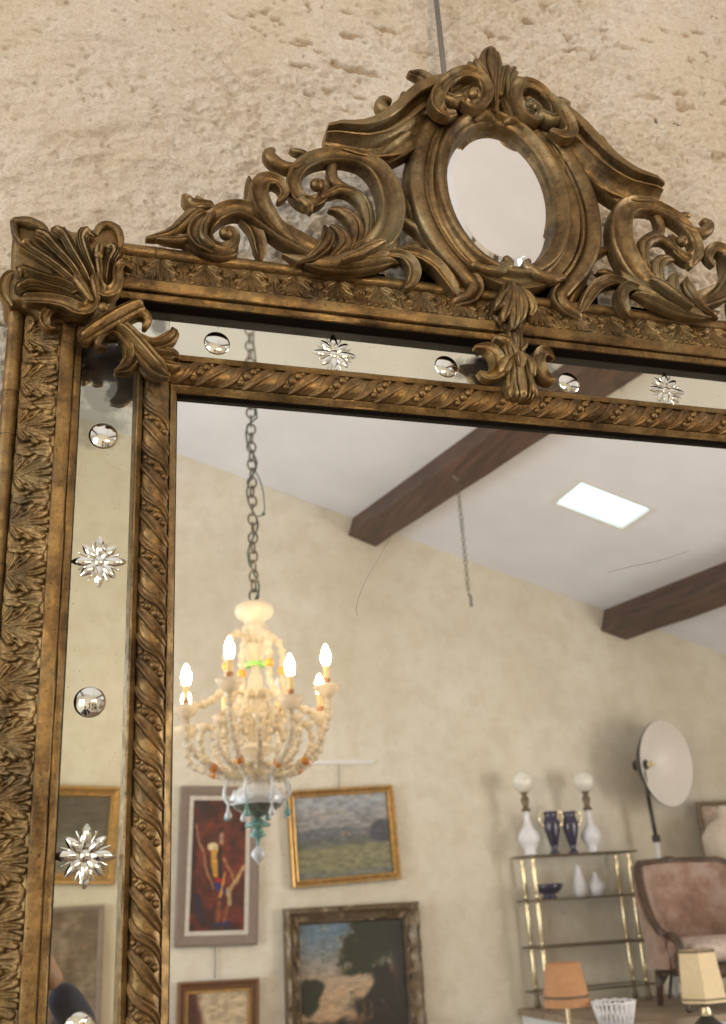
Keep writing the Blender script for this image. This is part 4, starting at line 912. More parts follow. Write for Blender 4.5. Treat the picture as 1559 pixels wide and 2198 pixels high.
for x in (xl, xr):
    for y in (yb, yf):
        for i in range(3):
            z1, z0 = levels[i], levels[i + 1]; h = z1 - z0
            MB().lathe([(0.006, 0), (.016, .008), (.010, .022), (.013, .03), (.0125, h * .5), (.013, h - .04), (.010, h - .03), (.016, h - .016), (.006, h - .008)], (x, y, z0), 12).build('post', M_brass, et)
        MB().lathe([(.014, 0), (.02, .02), (.012, .05), (.012, levels[3] - zplat)], (x, y, zplat), 12).build('foot', M_dbrass, et)
def lathe_thing(name, base, parts_, label, cat, group=None, n=24):
    t = thing(name, base, label, cat, group)
    for (nm, prof, mat) in parts_: MB().lathe(prof, base, n).build(nm, mat, t)
    return t
M_opal = simple('etched_glass_globe', (0.80, 0.78, 0.70), 0.25, var=0.1, scale=25, coat=0.5); M_porc = simple('white_porcelain', (0.78, 0.78, 0.82), 0.15, var=0.08, scale=20)
M_blue = simple('cobalt_glaze', (0.018, 0.016, 0.055), 0.12, var=0.3, coat=0.5)
kz = 5.82 / F * 1.06
def lamp(px, label):
    b = V(px, 1825, 5.80); b.z = levels[0]
    s = (V(px, 1654, 5.8).z - b.z) / 0.49
    t = lathe_thing('globe_lamp', b, [
        ('body', [(0.0, 0.0), (.034 * s, 0), (.036 * s, .012 * s), (.030 * s, .025 * s), (.052 * s, .06 * s), (.066 * s, .09 * s), (.058 * s, .125 * s), (.030 * s, .16 * s), (.018 * s, .20 * s), (.016 * s, .245 * s), (.020 * s, .25 * s), (0, .25 * s)], M_porc),
        ('burner', [(0, .25 * s), (.026 * s, .25 * s), (.028 * s, .262 * s), (.016 * s, .275 * s), (.022 * s, .30 * s), (.026 * s, .325 * s), (.016 * s, .335 * s), (.018 * s, .355 * s), (.030 * s, .362 * s), (0, .364 * s)], M_dbrass),
        ('globe', [(.022 * s, .362 * s)] + [(.066 * s * math.sin(a), .425 * s - .066 * s * math.cos(a)) for a in np.linspace(.35, 2.9, 14)], M_opal)], label, 'lamp', 'globe lamps on the etagere')
lamp(1139, 'white porcelain oil lamp with glass globe, left end of the top shelf'); lamp(1273, 'white porcelain oil lamp with glass globe, right end of the top shelf')
def vase(px, label):
    b = V(px, 1825, 5.78); b.z = levels[0]; s = (V(px, 1742, 5.78).z - b.z) / 0.235
    t = lathe_thing('vase', b, [('body', [(0, 0), (.030 * s, 0), (.028 * s, .012 * s), (.016 * s, .025 * s), (.024 * s, .05 * s), (.045 * s, .13 * s), (.050 * s, .17 * s), (.040 * s, .20 * s), (.036 * s, .215 * s), (.046 * s, .235 * s), (.036 * s, .232 * s), (.03 * s, .2 * s)], M_blue)], label, 'vase', 'blue vases on the etagere')
    for sg in (-1, 1):
        pts = [b + Vector((sg * x * s, 0, z * s)) for (x, z) in ((.046, .15), (.070, .175), (.074, .215), (.056, .238), (.040, .225))]
        MB().tube(catmull(np.array([(q.x, q.z, q.y) for q in pts]), 16)[:, [0, 2, 1]], 0.006 * s, 6).build('handle', M_brass, t)
vase(1191, 'dark blue vase with gold handles, left of the pair'); vase(1231, 'dark blue vase with gold handles, right of the pair')
b = V(1180, 1925, 5.80); b.z = levels[1]
lathe_thing('footed_bowl', b, [('body', [(0, 0), (.05, 0), (.045, .012), (.03, .022), (.06, .035), (.085, .06), (.09, .085), (.086, .085), (.078, .06), (.03, .038), (0, .036)], M_blue)], 'dark blue footed bowl on the second shelf', 'bowl')
b = V(1248, 1918, 5.80); b.z = levels[1]
lathe_thing('bottle_vase', b, [('body', [(0, 0), (.03, 0), (.044, .03), (.046, .06), (.034, .10), (.020, .14), (.016, .175), (.020, .18), (0, .178)], M_porc)], 'slim white bottle vase on the second shelf', 'vase')
b = V(1283, 1916, 5.80); b.z = levels[1]
lathe_thing('pear_vase', b, [('body', [(0, 0), (.034, 0), (.055, .03), (.056, .055), (.036, .085), (.014, .11), (.012, .135), (0, .134)], M_porc)], 'short pear-shaped white vase on the second shelf', 'vase')

# ---- platform under the etagere and the chair
M_plank = simple('platform_boards', (0.30, 0.22, 0.15), 0.6, var=0.2, scale=6)
pt = thing('display_platform', (3.9, -3.7, -0.05), 'raised display platform with boarded top along the back wall', 'platform')
x0 = 2.72; k = 7
for i in range(k):
    y0 = BACK + 0.01 + i * 0.16
    MB().box((x0, y0, zplat - 0.035), (XW1 - 0.01, y0 + 0.154, zplat - 0.001)).build('board', M_plank, pt, smooth=False)
MB().box((x0 + 0.02, BACK + 0.01, -0.05), (XW1 - 0.01, BACK + k * 0.16 - 0.03, zplat - 0.035)).build('box', M_white, pt, smooth=False)

# ---- reflector floor lamp
M_dark = simple('black_metal', (0.025, 0.022, 0.02), 0.35, 0.3); M_chrome = simple('chrome', (0.8, 0.8, 0.82), 0.08, 1.0, var=0.02); M_dish = simple('white_enamel', (0.84, 0.80, 0.76), 0.35, var=0.03)
c = V(1432, 1637, 5.72); base_ = V(1422, 1935, 5.80); base_.z = zplat
fl = thing('reflector_lamp', (base_.x, base_.y, zplat), 'tall studio lamp with a big round white reflector dish', 'lamp')
nv_ = Vector((0.34, 0.92, -0.06)).normalized()
M3 = nv_.to_track_quat('Z', 'X').to_matrix().to_4x4()
R0 = 0.272
prof_in = [(R0 * s, -0.17 * (1 - s * s)) for s in np.linspace(1, 0.02, 12)]
MB().lathe(prof_in, c, 40, M3).build('dish', M_dish, fl)
MB().lathe([(R0, 0.002)] + [(r + .002, z - .006) for r, z in prof_in], c, 40, M3).build('dish_back', M_dark, fl)
MB().lathe([(0.0, -.165), (.02, -.165), (.022, -.12), (.012, -.10), (0, -.10)], c, 14, M3).build('socket', M_brass, fl)
bk = c - nv_ * 0.19
MB().lathe([(0, -.06), (.035, -.06), (.042, 0), (.03, .03), (0, .03)], bk, 14, M3).build('hub', M_dark, fl)
top = V(1392, 1712, 5.80); mid = V(1409, 1800, 5.80)
MB().tube([bk, top], 0.012, 8).build('yoke', M_dark, fl); MB().tube([top, mid], 0.013, 8).build('arm', M_dark, fl)
MB().lathe([(0, -.02), (.026, -.02), (.026, .02), (0, .02)], mid, 12).build('clamp', M_dark, fl); MB().tube([mid, Vector((base_.x, base_.y, zplat))], 0.014, 10).build('pole', M_white, fl)
for a_ in (0.3, 2.4, 4.5): MB().tube([base_ + Vector((0, 0, .18)), base_ + Vector((.16 * math.cos(a_), .16 * math.sin(a_), .01))], 0.011, 8).build('leg', M_dark, fl)

# ---- wing armchair on the platform
M_vel, nt, p = newmat('worn_damask'); co_ = objco(nt); base = ramp(nt, noise(nt, co_, 7, 6, 0.7), [(0.36, (0.22, 0.12, 0.085)), (0.48, (0.31, 0.185, 0.135)), (0.56, (0.38, 0.255, 0.20)), (0.68, (0.44, 0.33, 0.28))]); nt.links.new(base, p.inputs['Base Color']); p.inputs['Roughness'].default_value = 0.8; p.inputs['Sheen Weight'].default_value = 0.4
M_cush = simple('floral_cushion', (0.60, 0.48, 0.42), 0.85, var=0.35, scale=26); M_wood = simple('carved_walnut', (0.075, 0.04, 0.025), 0.35, var=0.4, scale=15)
cc = V(1520, 2040, 5.22); CXc, CYc = cc.x + 0.03, cc.y; seat_z = V(1470, 2050, 5.2).z; top_z = V(1460, 1848, 5.3).z
ch = thing('armchair', (CXc, CYc, zplat), 'rose brown damask bergere armchair with dark carved frame', 'armchair')
Rc = 0.36
def back_arc(r, zf, t0=math.radians(150), t1=math.radians(420), n=26):
    return [(CXc + r * math.cos(t) * 0.98, CYc - 0.02 + r * math.sin(t), zf(t)) for t in np.linspace(t0, t1, n)]
ang0, ang1 = math.radians(165), math.radians(385)
def topf(t):
    d = abs((t - math.radians(275)) / math.radians(110)); return top_z - 0.36 * float(sstep(0.45, 1.0, np.array(d))) - 0.03 * d
n = 26; ts = np.linspace(ang0, ang1, n); vs = []
for t in ts:
    for (r, zf) in ((Rc, 0), (Rc - .005, .25), (Rc, .5), (Rc + .01, .75), (Rc + .015, 1)):
        vs.append((CXc + r * math.cos(t), CYc + r * math.sin(t), seat_z - .06 + (topf(t) - seat_z + .06) * zf))
    for (r, zf) in ((Rc - .05, 1), (Rc - .075, .75), (Rc - .085, .5), (Rc - .075, .25), (Rc - .06, 0)):
        vs.append((CXc + r * math.cos(t), CYc + r * math.sin(t), seat_z - .06 + (topf(t) - seat_z + .06) * zf))
fs = [(i * 10 + k, i * 10 + (k + 1) % 10, (i + 1) * 10 + (k + 1) % 10, (i + 1) * 10 + k) for i in range(n - 1) for k in range(10)] + [tuple(range(10)), tuple((n - 1) * 10 + k for k in range(10))]
MB().add(vs, fs).build('backrest', M_vel, ch, auto=60)
pts = [(CXc + (Rc - .02) * math.cos(t), CYc + (Rc - .02) * math.sin(t), topf(t) + .008) for t in ts]
MB().tube(pts, 0.024, 8).build('top_rail', M_wood, ch)
MB().sphere((CXc + (Rc - .02) * math.cos(math.radians(275)), CYc + (Rc - .02) * math.sin(math.radians(275)), top_z + .012), (.06, .035, .028), 12, 8).build('carving', M_wood, ch)
for t in (ang0, ang1):
    x, y = CXc + (Rc - .03) * math.cos(t), CYc + (Rc - .03) * math.sin(t)
    q = [(x, y + 0.02, topf(t) + .01), (x, y + .08, topf(t) - .02), (x, y + .10, topf(t) - .10), (x, y + .06, seat_z), (x, y + .08, seat_z - .10)]
    MB().tube(catmull(np.array(q)[:, [1, 2, 0]], 16)[:, [2, 0, 1]], 0.024, 8).build('arm_post', M_wood, ch)
    q = [(x, y + .08, seat_z - .10), (x, y + .10, seat_z - .18), (x, y + .07, (seat_z + zplat) / 2 - .06), (x, y + .09, zplat)]
    MB().tube(catmull(np.array(q)[:, [1, 2, 0]], 12)[:, [2, 0, 1]], list(np.linspace(.030, .015, 12)), 8).build('leg', M_wood, ch)
for t in (math.radians(225), math.radians(325)):
    x, y = CXc + (Rc - .05) * math.cos(t), CYc + (Rc - .05) * math.sin(t)
    MB().tube([(x, y, seat_z - .08), (x * 1.0, y - .04, zplat)], [.026, .016], 8).build('leg', M_wood, ch)
def pillow_mesh(c, sx, sy, sz, n=16, m=10):
    mb = MB(); vs = []; fs = []
    for j in range(m + 1):
        th = -math.pi / 2 + math.pi * j / m
        for i in range(n):
            ph = 2 * math.pi * i / n; e = 0.45
            f = lambda v: math.copysign(abs(v) ** e, v)
            vs.append((c[0] + sx * f(math.cos(ph)) * abs(math.cos(th)) ** .5, c[1] + sy * f(math.sin(ph)) * abs(math.cos(th)) ** .5, c[2] + sz * math.sin(th)))
    for j in range(m):
        for i in range(n): l = (i + 1) % n; fs.append((j * n + i, j * n + l, (j + 1) * n + l, (j + 1) * n + i))
    return mb.add(vs, fs)
pillow_mesh((CXc, CYc + .03, seat_z + .02), .27, .30, .065).build('seat_cushion', M_cush, ch)
pillow_mesh((CXc, CYc + .04, seat_z - .075), .29, .31, .04).build('seat_rail', M_wood, ch)
# dark framed mirror, its reflection painted on, and pale bust at the right edge
t, org, ux, up, W_, H_ = picture('dark_framed_mirror', ((1492, 1722), (1640, 1716), (1506, 1850)), 5.9, lambda U, W: lerpc((0.66, 0.58, 0.52), (0.24, 0.20, 0.18), sstep(.3, .8, U - W * .4 + .3 * fbm(U * 5, W * 5, 3, 5))), 'dark framed mirror with painted reflection on the wall right of the reflector lamp', M_bframe, 0.03, PF1)
M_pale = simple('pale_plaster', (0.62, 0.52, 0.42), 0.85, var=0.1)
c = V(1568, 1800, 5.62); ms = thing('plaster_bust', (c.x, c.y, zplat), 'pale plaster bust at the right edge behind the armchair', 'bust')
hh = c.z - zplat
MB().lathe([(0, hh + .20), (.035, hh + .20), (.05, hh + .17), (.045, hh + .13), (.12, hh + .09), (.17, hh + .02), (.165, hh - .1), (.13, hh - .22), (.15, hh - .34), (.16, hh - .40), (0, hh - .41)], (c.x, c.y, zplat), 24).build('torso', M_pale, ms)
MB().lathe([(.015, 0), (.015, hh - .40)], (c.x, c.y, zplat), 10).build('stand', M_wood, ms)
MB().lathe([(0, .03), (.06, .025), (.12, .005), (.12, 0)], (c.x, c.y, zplat), 16).build('base', M_wood, ms)

# ---- white table in front with lamps and bowl
tz = zplat - 0.10; tb = thing('side_table', (3.1, -2.95, -0.05), 'white painted table in front of the platform', 'table')
MB().box((2.45, -3.0 + 0.13, tz - 0.03), (4.1, -2.05, tz)).build('top', M_white, tb, smooth=False)
for (x, y) in ((2.5, -2.80), (4.05, -2.80), (2.5, -2.1), (4.05, -2.1)): MB().box((x - .025, y - .025, -0.05), (x + .025, y + .025, tz - .03)).build('leg', M_white, tb, smooth=False)
M_orange, nt, p = newmat('tan_lampshade'); nt.links.new(ramp(nt, noise(nt, objco(nt), 40), [(0.3, (0.45, 0.22, 0.10)), (0.7, (0.52, 0.27, 0.13))]), p.inputs['Base Color']); p.inputs['Roughness'].default_value = 0.8
M_cream = simple('cream_pleated_shade', (0.74, 0.60, 0.38), 0.85, var=0.06); M_trim = simple('dark_trim', (0.13, 0.09, 0.05), 0.7)
D_ = 4.80; a, b = V(1214, 2066, D_), V(1218, 2160, D_); hS = a.z - b.z; ra = (V(1248, 2066, D_).x - V(1180, 2066, D_).x) / 2; rb = (V(1263, 2160, D_).x - V(1172, 2160, D_).x) / 2
t = thing('tan_lamp', (b.x, b.y, tz), 'table lamp with a tan drum shade in front of the etagere', 'lamp')
MB().lathe([(rb, 0), (rb * .985, hS * .1), (ra, hS), (ra - .004, hS), (rb - .004, 0)], b, 30).build('shade', M_orange, t)
MB().lathe([(rb * .965 + .002, hS * .2), (rb * .955 + .002, hS * .26)], b, 30).build('trim', M_trim, t)
MB().lathe([(0, 0), (.05, 0), (.05, .01), (.012, .02), (.012, .05), (.012, b.z - tz + .05)], (b.x, b.y, tz), 16).build('stem', M_brass, t)
D_ = 4.70; a, b = V(1494, 2040, D_), V(1512, 2150, D_); hS = a.z - b.z
t = thing('cream_lamp', (b.x, b.y, tz), 'table lamp with a cream faceted shade on a dark bottle base', 'lamp')
MB().lathe([(.118, 0), (.118, .01), (.095, hS), (.092, hS), (.114, 0)], b, 6).build('shade', M_cream, t, smooth=False)
MB().lathe([(.097, hS - .008), (.0975, hS + .003)], b, 6).build('trim', M_trim, t, smooth=False); MB().lathe([(.1185, .012), (.118, .02)], b, 6).build('trim', M_trim, t, smooth=False)
hb = b.z - tz
MB().lathe([(0, 0), (.06, 0), (.07, .02), (.07, hb * .45), (.04, hb * .6), (.02, hb * .7), (.02, hb)], (b.x, b.y, tz), 18).build('base', M_dark, t); MB().lathe([(.024, hb * .66), (.03, hb * .75), (.018, hb * .9), (.012, hb + .06)], (b.x, b.y, tz), 14).build('collar', M_brass, t)
D_ = 4.65; b = V(1322, 2192, D_); b.z = tz
t = thing('lattice_bowl', b, 'white pierced porcelain basket bowl on the white table', 'bowl')
hB = V(1322, 2150, D_).z - tz
MB().lathe([(0, 0), (.05, 0), (.055, .008), (.03, .014), (.05, .03), (.075, hB * .55), (.07, hB * .55), (.04, .035)], b, 26).build('body', M_porc, t)
mb = MB()
for i in range(26):
    for sg in (-1, 1):
        a0 = 2 * math.pi * i / 26; a1 = a0 + sg * 2 * math.pi / 26 * 1.2
        mb.tube([b + Vector((.074 * math.cos(a0), .074 * math.sin(a0), hB * .55)), b + Vector((.10 * math.cos(a1), .10 * math.sin(a1), hB))], .0035, 5)
mb.build('lattice', M_porc, t); tag(t.children[-1], kind='stuff')
MB().tube([b + Vector((.10 * math.cos(q), .10 * math.sin(q), hB + .003 * math.cos(13 * q))) for q in np.linspace(0, 2 * math.pi, 53)[:-1]], .005, 6, True).build('rim', M_porc, t)

# ---- chandelier
M_murano, nt, p = newmat('milky_glass'); co_ = objco(nt)
col = ramp(nt, noise(nt, co_, 40), [(0.3, (0.90, 0.82, 0.68)), (0.7, (0.95, 0.91, 0.82))]); nt.links.new(col, p.inputs['Base Color']); p.inputs['Roughness'].default_value = 0.12; p.inputs['Coat Weight'].default_value = 0.3
tr = N(nt, 'ShaderNodeBsdfTranslucent'); nt.links.new(col, tr.inputs[0]); ms_ = nt.nodes.new('ShaderNodeMixShader'); ms_.inputs[0].default_value = 0.55
nt.links.new(p.outputs[0], ms_.inputs[1]); nt.links.new(tr.outputs[0], ms_.inputs[2]); nt.links.new(ms_.outputs[0], nt.nodes['Material Output'].inputs[0])
M_clear = simple('clear_pale_glass', (0.72, 0.76, 0.80), 0.06, var=0.15, scale=60, coat=0.6); M_amber = simple('amber_bead', (0.72, 0.28, 0.04), 0.2, coat=0.4); M_green = simple('green_glass', (0.22, 0.50, 0.14), 0.15, coat=0.4); M_teal = simple('teal_glass', (0.16, 0.36, 0.33), 0.1, coat=0.5); M_dkglass = simple('dark_bowl_glass', (0.10, 0.12, 0.10), 0.08, var=0.5, scale=50, coat=0.6)
M_candle = simple('candle_sleeve', (0.80, 0.58, 0.30), 0.6); M_holder = simple('amber_socket', (0.20, 0.08, 0.03), 0.4)
M_bulb, nt, p = newmat('lit_bulb'); e = N(nt, 'ShaderNodeEmission', Strength=850.0); nt.links.new(ramp(nt, noise(nt, objco(nt), 20), [(0.3, (1.0, 0.72, 0.40)), (0.7, (1.0, 0.78, 0.48))]), e.inputs[0]); nt.links.new(e.outputs[0], nt.nodes['Material Output'].inputs[0])
DC = 3.4
cx_ = V(549, 1500, DC); HX, HY = cx_.x, cx_.y
def zc_(py, px=545): return V(px, py, DC).z
chand = thing('chandelier', (HX, HY, zc_(1850)), 'lit milky glass chandelier with beaded arms and amber beads', 'chandelier')
ck = DC / F * 1.06
ctr = Vector((HX, HY, 0))
def LZ(lst): return [(r * ck, zc_(py)) for (r, py) in lst]
MB().lathe(LZ([(2, 1290), (10, 1292), (30, 1296), (40, 1304), (42, 1314), (36, 1326), (24, 1332), (20, 1340), (26, 1346), (26, 1354), (16, 1362), (12, 1380), (6, 1386)]), ctr, 28).build('crown', M_murano, chand)
MB().lathe(LZ([(6, 1380), (24, 1384), (30, 1390), (22, 1402), (18, 1416), (10, 1424), (8, 1440), (14, 1452), (16, 1470), (12, 1490), (15, 1520), (10, 1560), (14, 1590), (34, 1604), (44, 1610), (34, 1616), (14, 1630), (20, 1650), (24, 1670), (8, 1690)]), ctr, 24).build('stem', M_murano, chand)
MB().lathe(LZ([(19, 1422), (23, 1427), (19, 1432)]), ctr, 20).build('green_ring', M_green, chand)
MB().lathe(LZ([(4, 1672), (30, 1684), (50, 1702), (56, 1716), (50, 1728)]), ctr, 28).build('bowl_rim', M_clear, chand)
MB().lathe(LZ([(52, 1720), (46, 1734), (30, 1746), (8, 1754), (2, 1758)]), ctr, 28).build('bowl', M_dkglass, chand)
MB().lathe(LZ([(4, 1752), (10, 1760), (26, 1770), (24, 1776), (8, 1776), (14, 1790), (18, 1794), (6, 1800), (3, 1808), (3, 1822)]), ctr, 10).build('leaf_cup', M_teal, chand)
MB().lathe(LZ([(2, 1806), (3, 1818), (10, 1824), (15, 1834), (10, 1844), (4, 1850), (1, 1856)]), ctr, 14).build('drop', M_clear, chand)
def bead_arm(path, rad, name, parent, nb, amber=()):
    c = catmull(np.array(path), 60); MB().tube(c, 0.006, 6).build(name, M_murano, parent); arm = chand
    d = np.r_[0, np.cumsum(np.linalg.norm(np.diff(c, axis=0), axis=1))]
    mb = MB(); am = MB(); na = 0
    for i in range(nb):
        u = d[-1] * (i + .5) / nb; q = np.array([np.interp(u, d, c[:, k]) for k in range(3)])
        if i in amber: am.sphere(q, rad * 1.25, 8, 6); na += 1
        else: mb.sphere(q, rad * (0.8 + 0.3 * (i % 2) + random.uniform(-.06, .06)), 7, 5)
    return mb, am, na
angs = [math.radians(a) for a in (-75, -30, 15, 60, 105, 150, 195, 240)]
for ai, th in enumerate(angs):
    dx, dy = math.sin(th), math.cos(th)            # dy > 0 : towards the mirror
    def Q(r, py): return (HX + dx * r, HY + dy * r, zc_(py))
    RA = 0.256
    so = (15, -20, 18, -22, 15, 0, 0, 38)[ai]
    path = [Q(0.03, 1668), Q(0.09, 1670), Q(0.15, 1654), Q(0.222, 1616 + so / 2), Q(0.256, 1572 + so), Q(RA, 1526 + so)]
    mb, am, na = bead_arm([np.array(p_) for p_ in path], 0.0135, 'arm_core', chand, 22, (8,))
    arm = mb.build('arm', M_murano, chand); tag(arm, kind='stuff'); am.build('amber_bead', M_amber, arm)
    so = (15, -20, 18, -22, 15, 0, 0, 38)[ai]
    for lpi, (up_, rd, nb) in enumerate((([Q(0.02, 1384), Q(0.06, 1362), Q(0.098, 1378), Q(0.110, 1420), Q(0.104, 1462), Q(0.13, 1490), Q(0.18, 1500 + so), Q(RA - .02, 1508 + so)], 0.0140, 24),
                                         ([Q(0.02, 1500), Q(0.07, 1488), Q(0.105, 1516), Q(0.085, 1560), Q(0.125, 1586), Q(0.150, 1552), Q(0.115, 1528)], 0.0105, 18))):
        if lpi == 0 and ai % 2: continue
        mb, am, na = bead_arm([np.array(p_) for p_ in up_], rd, 'loop_core', chand, nb, (11,) if lpi == 0 else ())
        lp = mb.build('loop', M_murano, chand); tag(lp, kind='stuff')
        if na: am.build('amber_bead', M_amber, lp)
    b = Vector(Q(RA, 1528)); b0 = Vector((b.x, b.y, -so * ck * 0.95))
    MB().lathe(LZ([(3, 1536), (16, 1530), (24, 1518), (29, 1509), (22, 1511), (8, 1520), (6, 1508)]), b0, 14).build('drip_cup', M_murano, chand)
    MB().lathe(LZ([(6.5, 1512), (7.0, 1502), (7.0, 1494), (0, 1494)]), b0, 12).build('socket', M_holder, chand)
    MB().lathe(LZ([(6.0, 1496), (6.2, 1474), (6.2, 1466), (0, 1466)]), b0, 12).build('candle', M_candle, chand)
    lit = ai not in (5, 6)
    bb = MB().lathe(LZ([(4, 1468), (7.5, 1461), (9.4, 1452), (9, 1443), (6, 1433), (2.2, 1425), (0.3, 1422)]), b0, 14).build('bulb', M_bulb if lit else M_clear, chand)
    # hanging glass tendrils round the bowl
    p3 = [Q(0.055, 1668), Q(0.10, 1672), Q(0.118, 1700), Q(0.10, 1722), Q(0.078, 1712), Q(0.085, 1696)]
    MB().tube(catmull(np.array(p3), 22), list(np.linspace(.007, .004, 22)), 7).build('tendril', M_clear, chand)
    q = Vector(Q(0.105, 1722)); MB().lathe([(.0005, 0), (.004, -.012), (.003, -.02), (.012, -.042), (.010, -.050), (.0005, -.054)], q, 8).build('pendant', M_teal if ai % 2 else M_clear, chand)
# second tier of short curled arms between the long ones
for k in range(8):
    th = math.radians(-75 + 22.5 + 45 * k); dx, dy = math.sin(th), math.cos(th)
    pth = [(HX + dx * r, HY + dy * r, zc_(py)) for (r, py) in ((.03, 1640), (.09, 1650), (.155, 1636), (.190, 1598), (.178, 1562), (.150, 1560), (.142, 1584))]
    mb, am, na = bead_arm([np.array(p_) for p_ in pth], 0.012, 'curl_core', chand, 20); lp = mb.build('short_arm', M_murano, chand); tag(lp, kind='stuff')
    q = Vector(pth[4]); MB().lathe([(.004, -.01), (.018, 0), (.026, .016), (.018, .014), (.004, .004)], q, 12).build('flower_cup', M_murano, chand)
# ornament leaves round the stem
for k in range(8):
    th = k * math.pi / 4 + .2; dx, dy = math.sin(th), math.cos(th)
    p4 = [(HX + dx * r, HY + dy * r, zc_(py)) for (r, py) in ((.02, 1600), (.045, 1570), (.05, 1535), (.075, 1520), (.085, 1532))]
    MB().tube(catmull(np.array(p4), 16), list(np.r_[np.linspace(.004, .012, 8), np.linspace(.012, .003, 8)]), 7).build('glass_leaf', M_murano, chand)
# chain with flex, up to the ceiling
M_iron = simple('chain_iron', (0.14, 0.12, 0.09), 0.4, 0.7); M_flex = simple('green_flex', (0.05, 0.09, 0.08), 0.5)
ztop = ceil_z(HX); z0 = zc_(1292)
ck_ = thing('chandelier_chain', (HX, HY, z0), 'long iron chain with twisted flex that the chandelier hangs from', 'chain')
lk = 0.046; nl = int((ztop - z0) / (lk * 0.80))
m = MB().tube([(0.0165 * math.cos(q), 0, lk / 2 * math.sin(q) + 0) for q in np.linspace(0, 2 * math.pi, 17)[:-1]], 0.0038, 6, True).build('link', M_iron); ME_link = m.data; bpy.data.objects.remove(m)
for i in range(nl):
    inst('link', ME_link, Matrix.Translation((HX, HY, z0 + lk / 2 + i * lk * 0.80)) @ Matrix.Rotation(math.pi / 2 * (i % 2) + random.uniform(-.3, .3) + (.5 if i < 8 else 0), 4, 'Z'), ck_)
fp = []
for i in range(60):
    t_ = i / 59; z = z0 + t_ * (ztop - z0); am_ = 0.020 if t_ < .42 else 0.019; fp.append((HX + am_ * math.sin(t_ * 46 if t_ < .4 else 1.35) + (0.0), HY + am_ * math.cos(t_ * 46), z))
MB().tube(fp, 0.0038, 6).build('flex', M_flex, ck_)
lp_ = [(HX + .012, HY, zc_(1010)), (HX + .03, HY, zc_(1030)), (HX + .042, HY, zc_(1055)), (HX + .046, HY, zc_(1085)), (HX + .042, HY, zc_(1102)), (HX + .02, HY, zc_(1108))]
MB().tube(catmull(np.array(lp_), 20), 0.0025, 6).build('loose_flex', M_flex, ck_); MB().sphere(lp_[-2], 0.007, 8, 6).build('connector', M_flex, ck_)
# second, empty chain hanging from the beam
hk_ = V(986, 1046, 4.62); lo = V(1004, 1300, 4.62)
d_ = ray(980, 1040)
a1, e1, sd, upv = bm1[1], bm1[2], bm1[3], bm1[4]
# find where the sight line meets the beam's underside
best = None
for i in range(400):
    q = a1.lerp(e1, i / 399) + sd * 0.10 - upv * 0.14
    yv = 2 - q.y; r = ray(984, 1045) * yv; e_ = abs(r[0] - q.x) + abs(r[2] + EYE - q.z)
    if best is None or e_ < best[0]: best = (e_, q, yv)
hq, yv = best[1], best[2]; zlo = V(1004, 1302, yv).z
hc = thing('hook_chain', (hq.x, hq.y, zlo), 'empty grey chain hanging from the dark beam', 'chain')
MB().tube([hq + Vector((-.03, 0, .02)), hq + Vector((.0, 0, -.015)), hq + Vector((.03, 0, .02))], .008, 6).build('hook', M_rod, hc)
nl2 = int((hq.z - zlo - .09) / (lk * .48))
for i in range(nl2):
    inst('link', ME_link, Matrix.Translation((hq.x, hq.y, hq.z - .02 - i * lk * .48)) @ Matrix.Scale(0.6, 4) @ Matrix.Rotation(math.pi / 2 * (i % 2) + random.uniform(-.3, .3), 4, 'Z'), hc)
MB().tube([(hq.x, hq.y, hq.z - .02 - nl2 * lk * .48), (hq.x + .01, hq.y, zlo + .05), (hq.x + .008, hq.y, zlo)], .009, 8).build('end_fitting', M_rod, hc)

# ---- the photographer, just behind the camera
M_navy = simple('navy_jacket', (0.018, 0.028, 0.075), 0.85, var=0.2); M_skin = simple('skin', (0.50, 0.29, 0.20), 0.5, var=0.06); M_hair = simple('hair', (0.06, 0.04, 0.025), 0.6); M_jean = simple('grey_trousers', (0.12, 0.13, 0.15), 0.85)
def skin(name, chains, mat, parent, sub=2):
    vs, es, rs = [], [], []
    ids = {}
    for chn in chains:
        prev = None
        for (q, r) in chn:
            key = tuple(round(v, 4) for v in q)
            if key not in ids: ids[key] = len(vs); vs.append(q); rs.append(r)
            if prev is not None and prev != ids[key]: es.append((prev, ids[key]))
            prev = ids[key]
    me = bpy.data.meshes.new(name); me.from_pydata(vs, es, []); o = bpy.data.objects.new(name, me); COL.objects.link(o)
    m = o.modifiers.new('skin', 'SKIN'); sv = me.skin_vertices
    for i, r in enumerate(rs): sv[0].data[i].radius = r if hasattr(r, '__len__') else (r, r)
    sv[0].data[0].use_root = True
    s = o.modifiers.new('sub', 'SUBSURF'); s.levels = s.render_levels = sub; m.use_smooth_shade = True
    me.materials.append(mat); attach(o, parent); return o
PX, PYY = -0.22, -0.42
E0 = EYE
per = thing('person', (PX, PYY, -0.05), 'person in a navy jacket holding up a phone, glimpsed low in the left border strip', 'person')
pel = (PX, PYY, E0 - .62)
sho = lambda s: (PX + s * .17, PYY, E0 - .18)
rh = (0.008, -0.035, E0 - .062); lh = (-0.085, -0.035, E0 - .085)
body = skin('body', [
    [(pel, (.15, .11)), ((PX, PYY, E0 - .45), (.13, .10)), ((PX, PYY, E0 - .28), (.15, .105)), ((PX, PYY, E0 - .17), (.11, .08)), ((PX, PYY, E0 - .10), (.05, .05))],
    [((PX, PYY, E0 - .17), (.11, .08)), (sho(1), .06), ((PX + .27, PYY + .05, E0 - .40), .045), ((0.09, -0.12, E0 - .18), .034), ((0.040, -0.06, E0 - .105), .030)],
    [((PX, PYY, E0 - .17), (.11, .08)), (sho(-1), .06), ((PX - .24, PYY + .06, E0 - .42), .045), ((-0.15, -0.12, E0 - .20), .034), ((-0.105, -0.06, E0 - .125), .027)],
], M_navy, per)
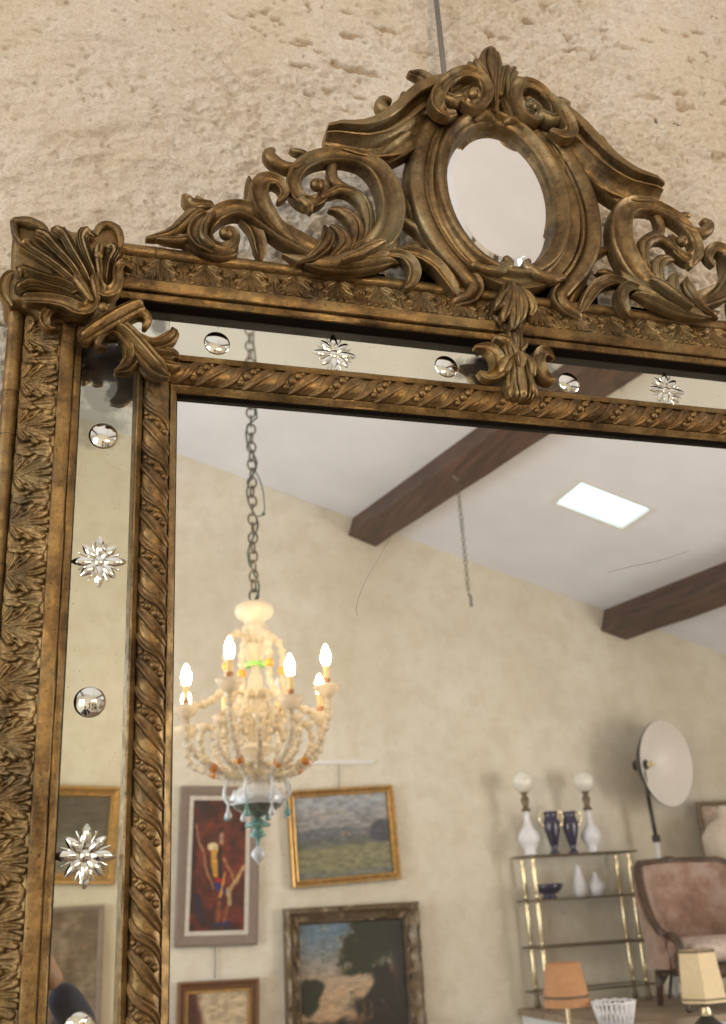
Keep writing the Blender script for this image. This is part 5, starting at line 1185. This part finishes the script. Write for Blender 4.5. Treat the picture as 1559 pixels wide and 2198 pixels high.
skin('trousers', [[((PX, PYY, E0 - .58), (.14, .11)), ((PX, PYY, E0 - .70), (.15, .115)), ((PX + .09, PYY, E0 - .82), .085), ((PX + .10, PYY + .02, E0 - 1.14), .058), ((PX + .10, PYY, E0 - 1.50), .042), ((PX + .11, PYY + .10, E0 - 1.56), .038)],
                  [((PX, PYY, E0 - .70), (.15, .115)), ((PX - .09, PYY, E0 - .82), .085), ((PX - .10, PYY + .02, E0 - 1.14), .058), ((PX - .10, PYY, E0 - 1.50), .042), ((PX - .11, PYY + .10, E0 - 1.56), .038)]], M_jean, per)
hd = MB(); hc_ = Vector((PX - .01, PYY + .03, E0 + .02)); hd.sphere(hc_, (.073, .092, .115), 18, 14)
hd.tube([hc_ + Vector((0, .02, -.08)), (PX, PYY, E0 - .14)], [.05, .055], 12); hd.sphere(hc_ + Vector((0, .092, -.012)), (.014, .018, .022), 8, 6)
for s in (-1, 1): hd.sphere(hc_ + Vector((s * .074, 0, -.01)), (.010, .02, .03), 8, 6); hd.sphere(hc_ + Vector((s * .03, .084, .012)), (.014, .008, .009), 8, 6)
hd.build('head', M_skin, per)
MB().sphere(hc_ + Vector((0, -.014, .022)), (.080, .093, .108), 18, 12).build('hair', M_hair, per)
def hand(name, w_, c_, s):
    ch_ = [[((w_[0], w_[1], w_[2]), .022), ((c_[0], c_[1], c_[2]), .020)]]
    for k in range(4):
        z = .030 - k * .017; L = (.95, 1.0, .95, .8)[k]
        ch_.append([((c_[0], c_[1], c_[2]), .020), ((c_[0] - s * .006, c_[1] + .012, c_[2] + z * .9), .0095), ((c_[0] - s * .010, c_[1] + .030 * L, c_[2] + z), .0085), ((c_[0] - s * .026 * L, c_[1] + .036 * L, c_[2] + z + .003), .0075)])
    ch_.append([((c_[0], c_[1], c_[2]), .020), ((c_[0] - s * .012, c_[1] - .012, c_[2] + .022), .0095), ((c_[0] - s * .030, c_[1] - .010, c_[2] + .036), .008)])
    return skin(name, ch_, M_skin, per, 1)
hand('hand', (0.040, -0.06, E0 - .105), rh, 1); hand('hand', (-0.105, -0.06, E0 - .125), lh, -1)
M_phone = simple('phone_black', (0.02, 0.02, 0.022), 0.2)
ph = MB().box((-0.060, -0.030, E0 - .130), (0.014, -0.022, E0 + .016)).build('phone', M_phone, smooth=False)
bv = ph.modifiers.new('bevel', 'BEVEL'); bv.width = 0.003; bv.segments = 3
tag(ph, 'dark phone held up by the person before the mirror', 'phone')
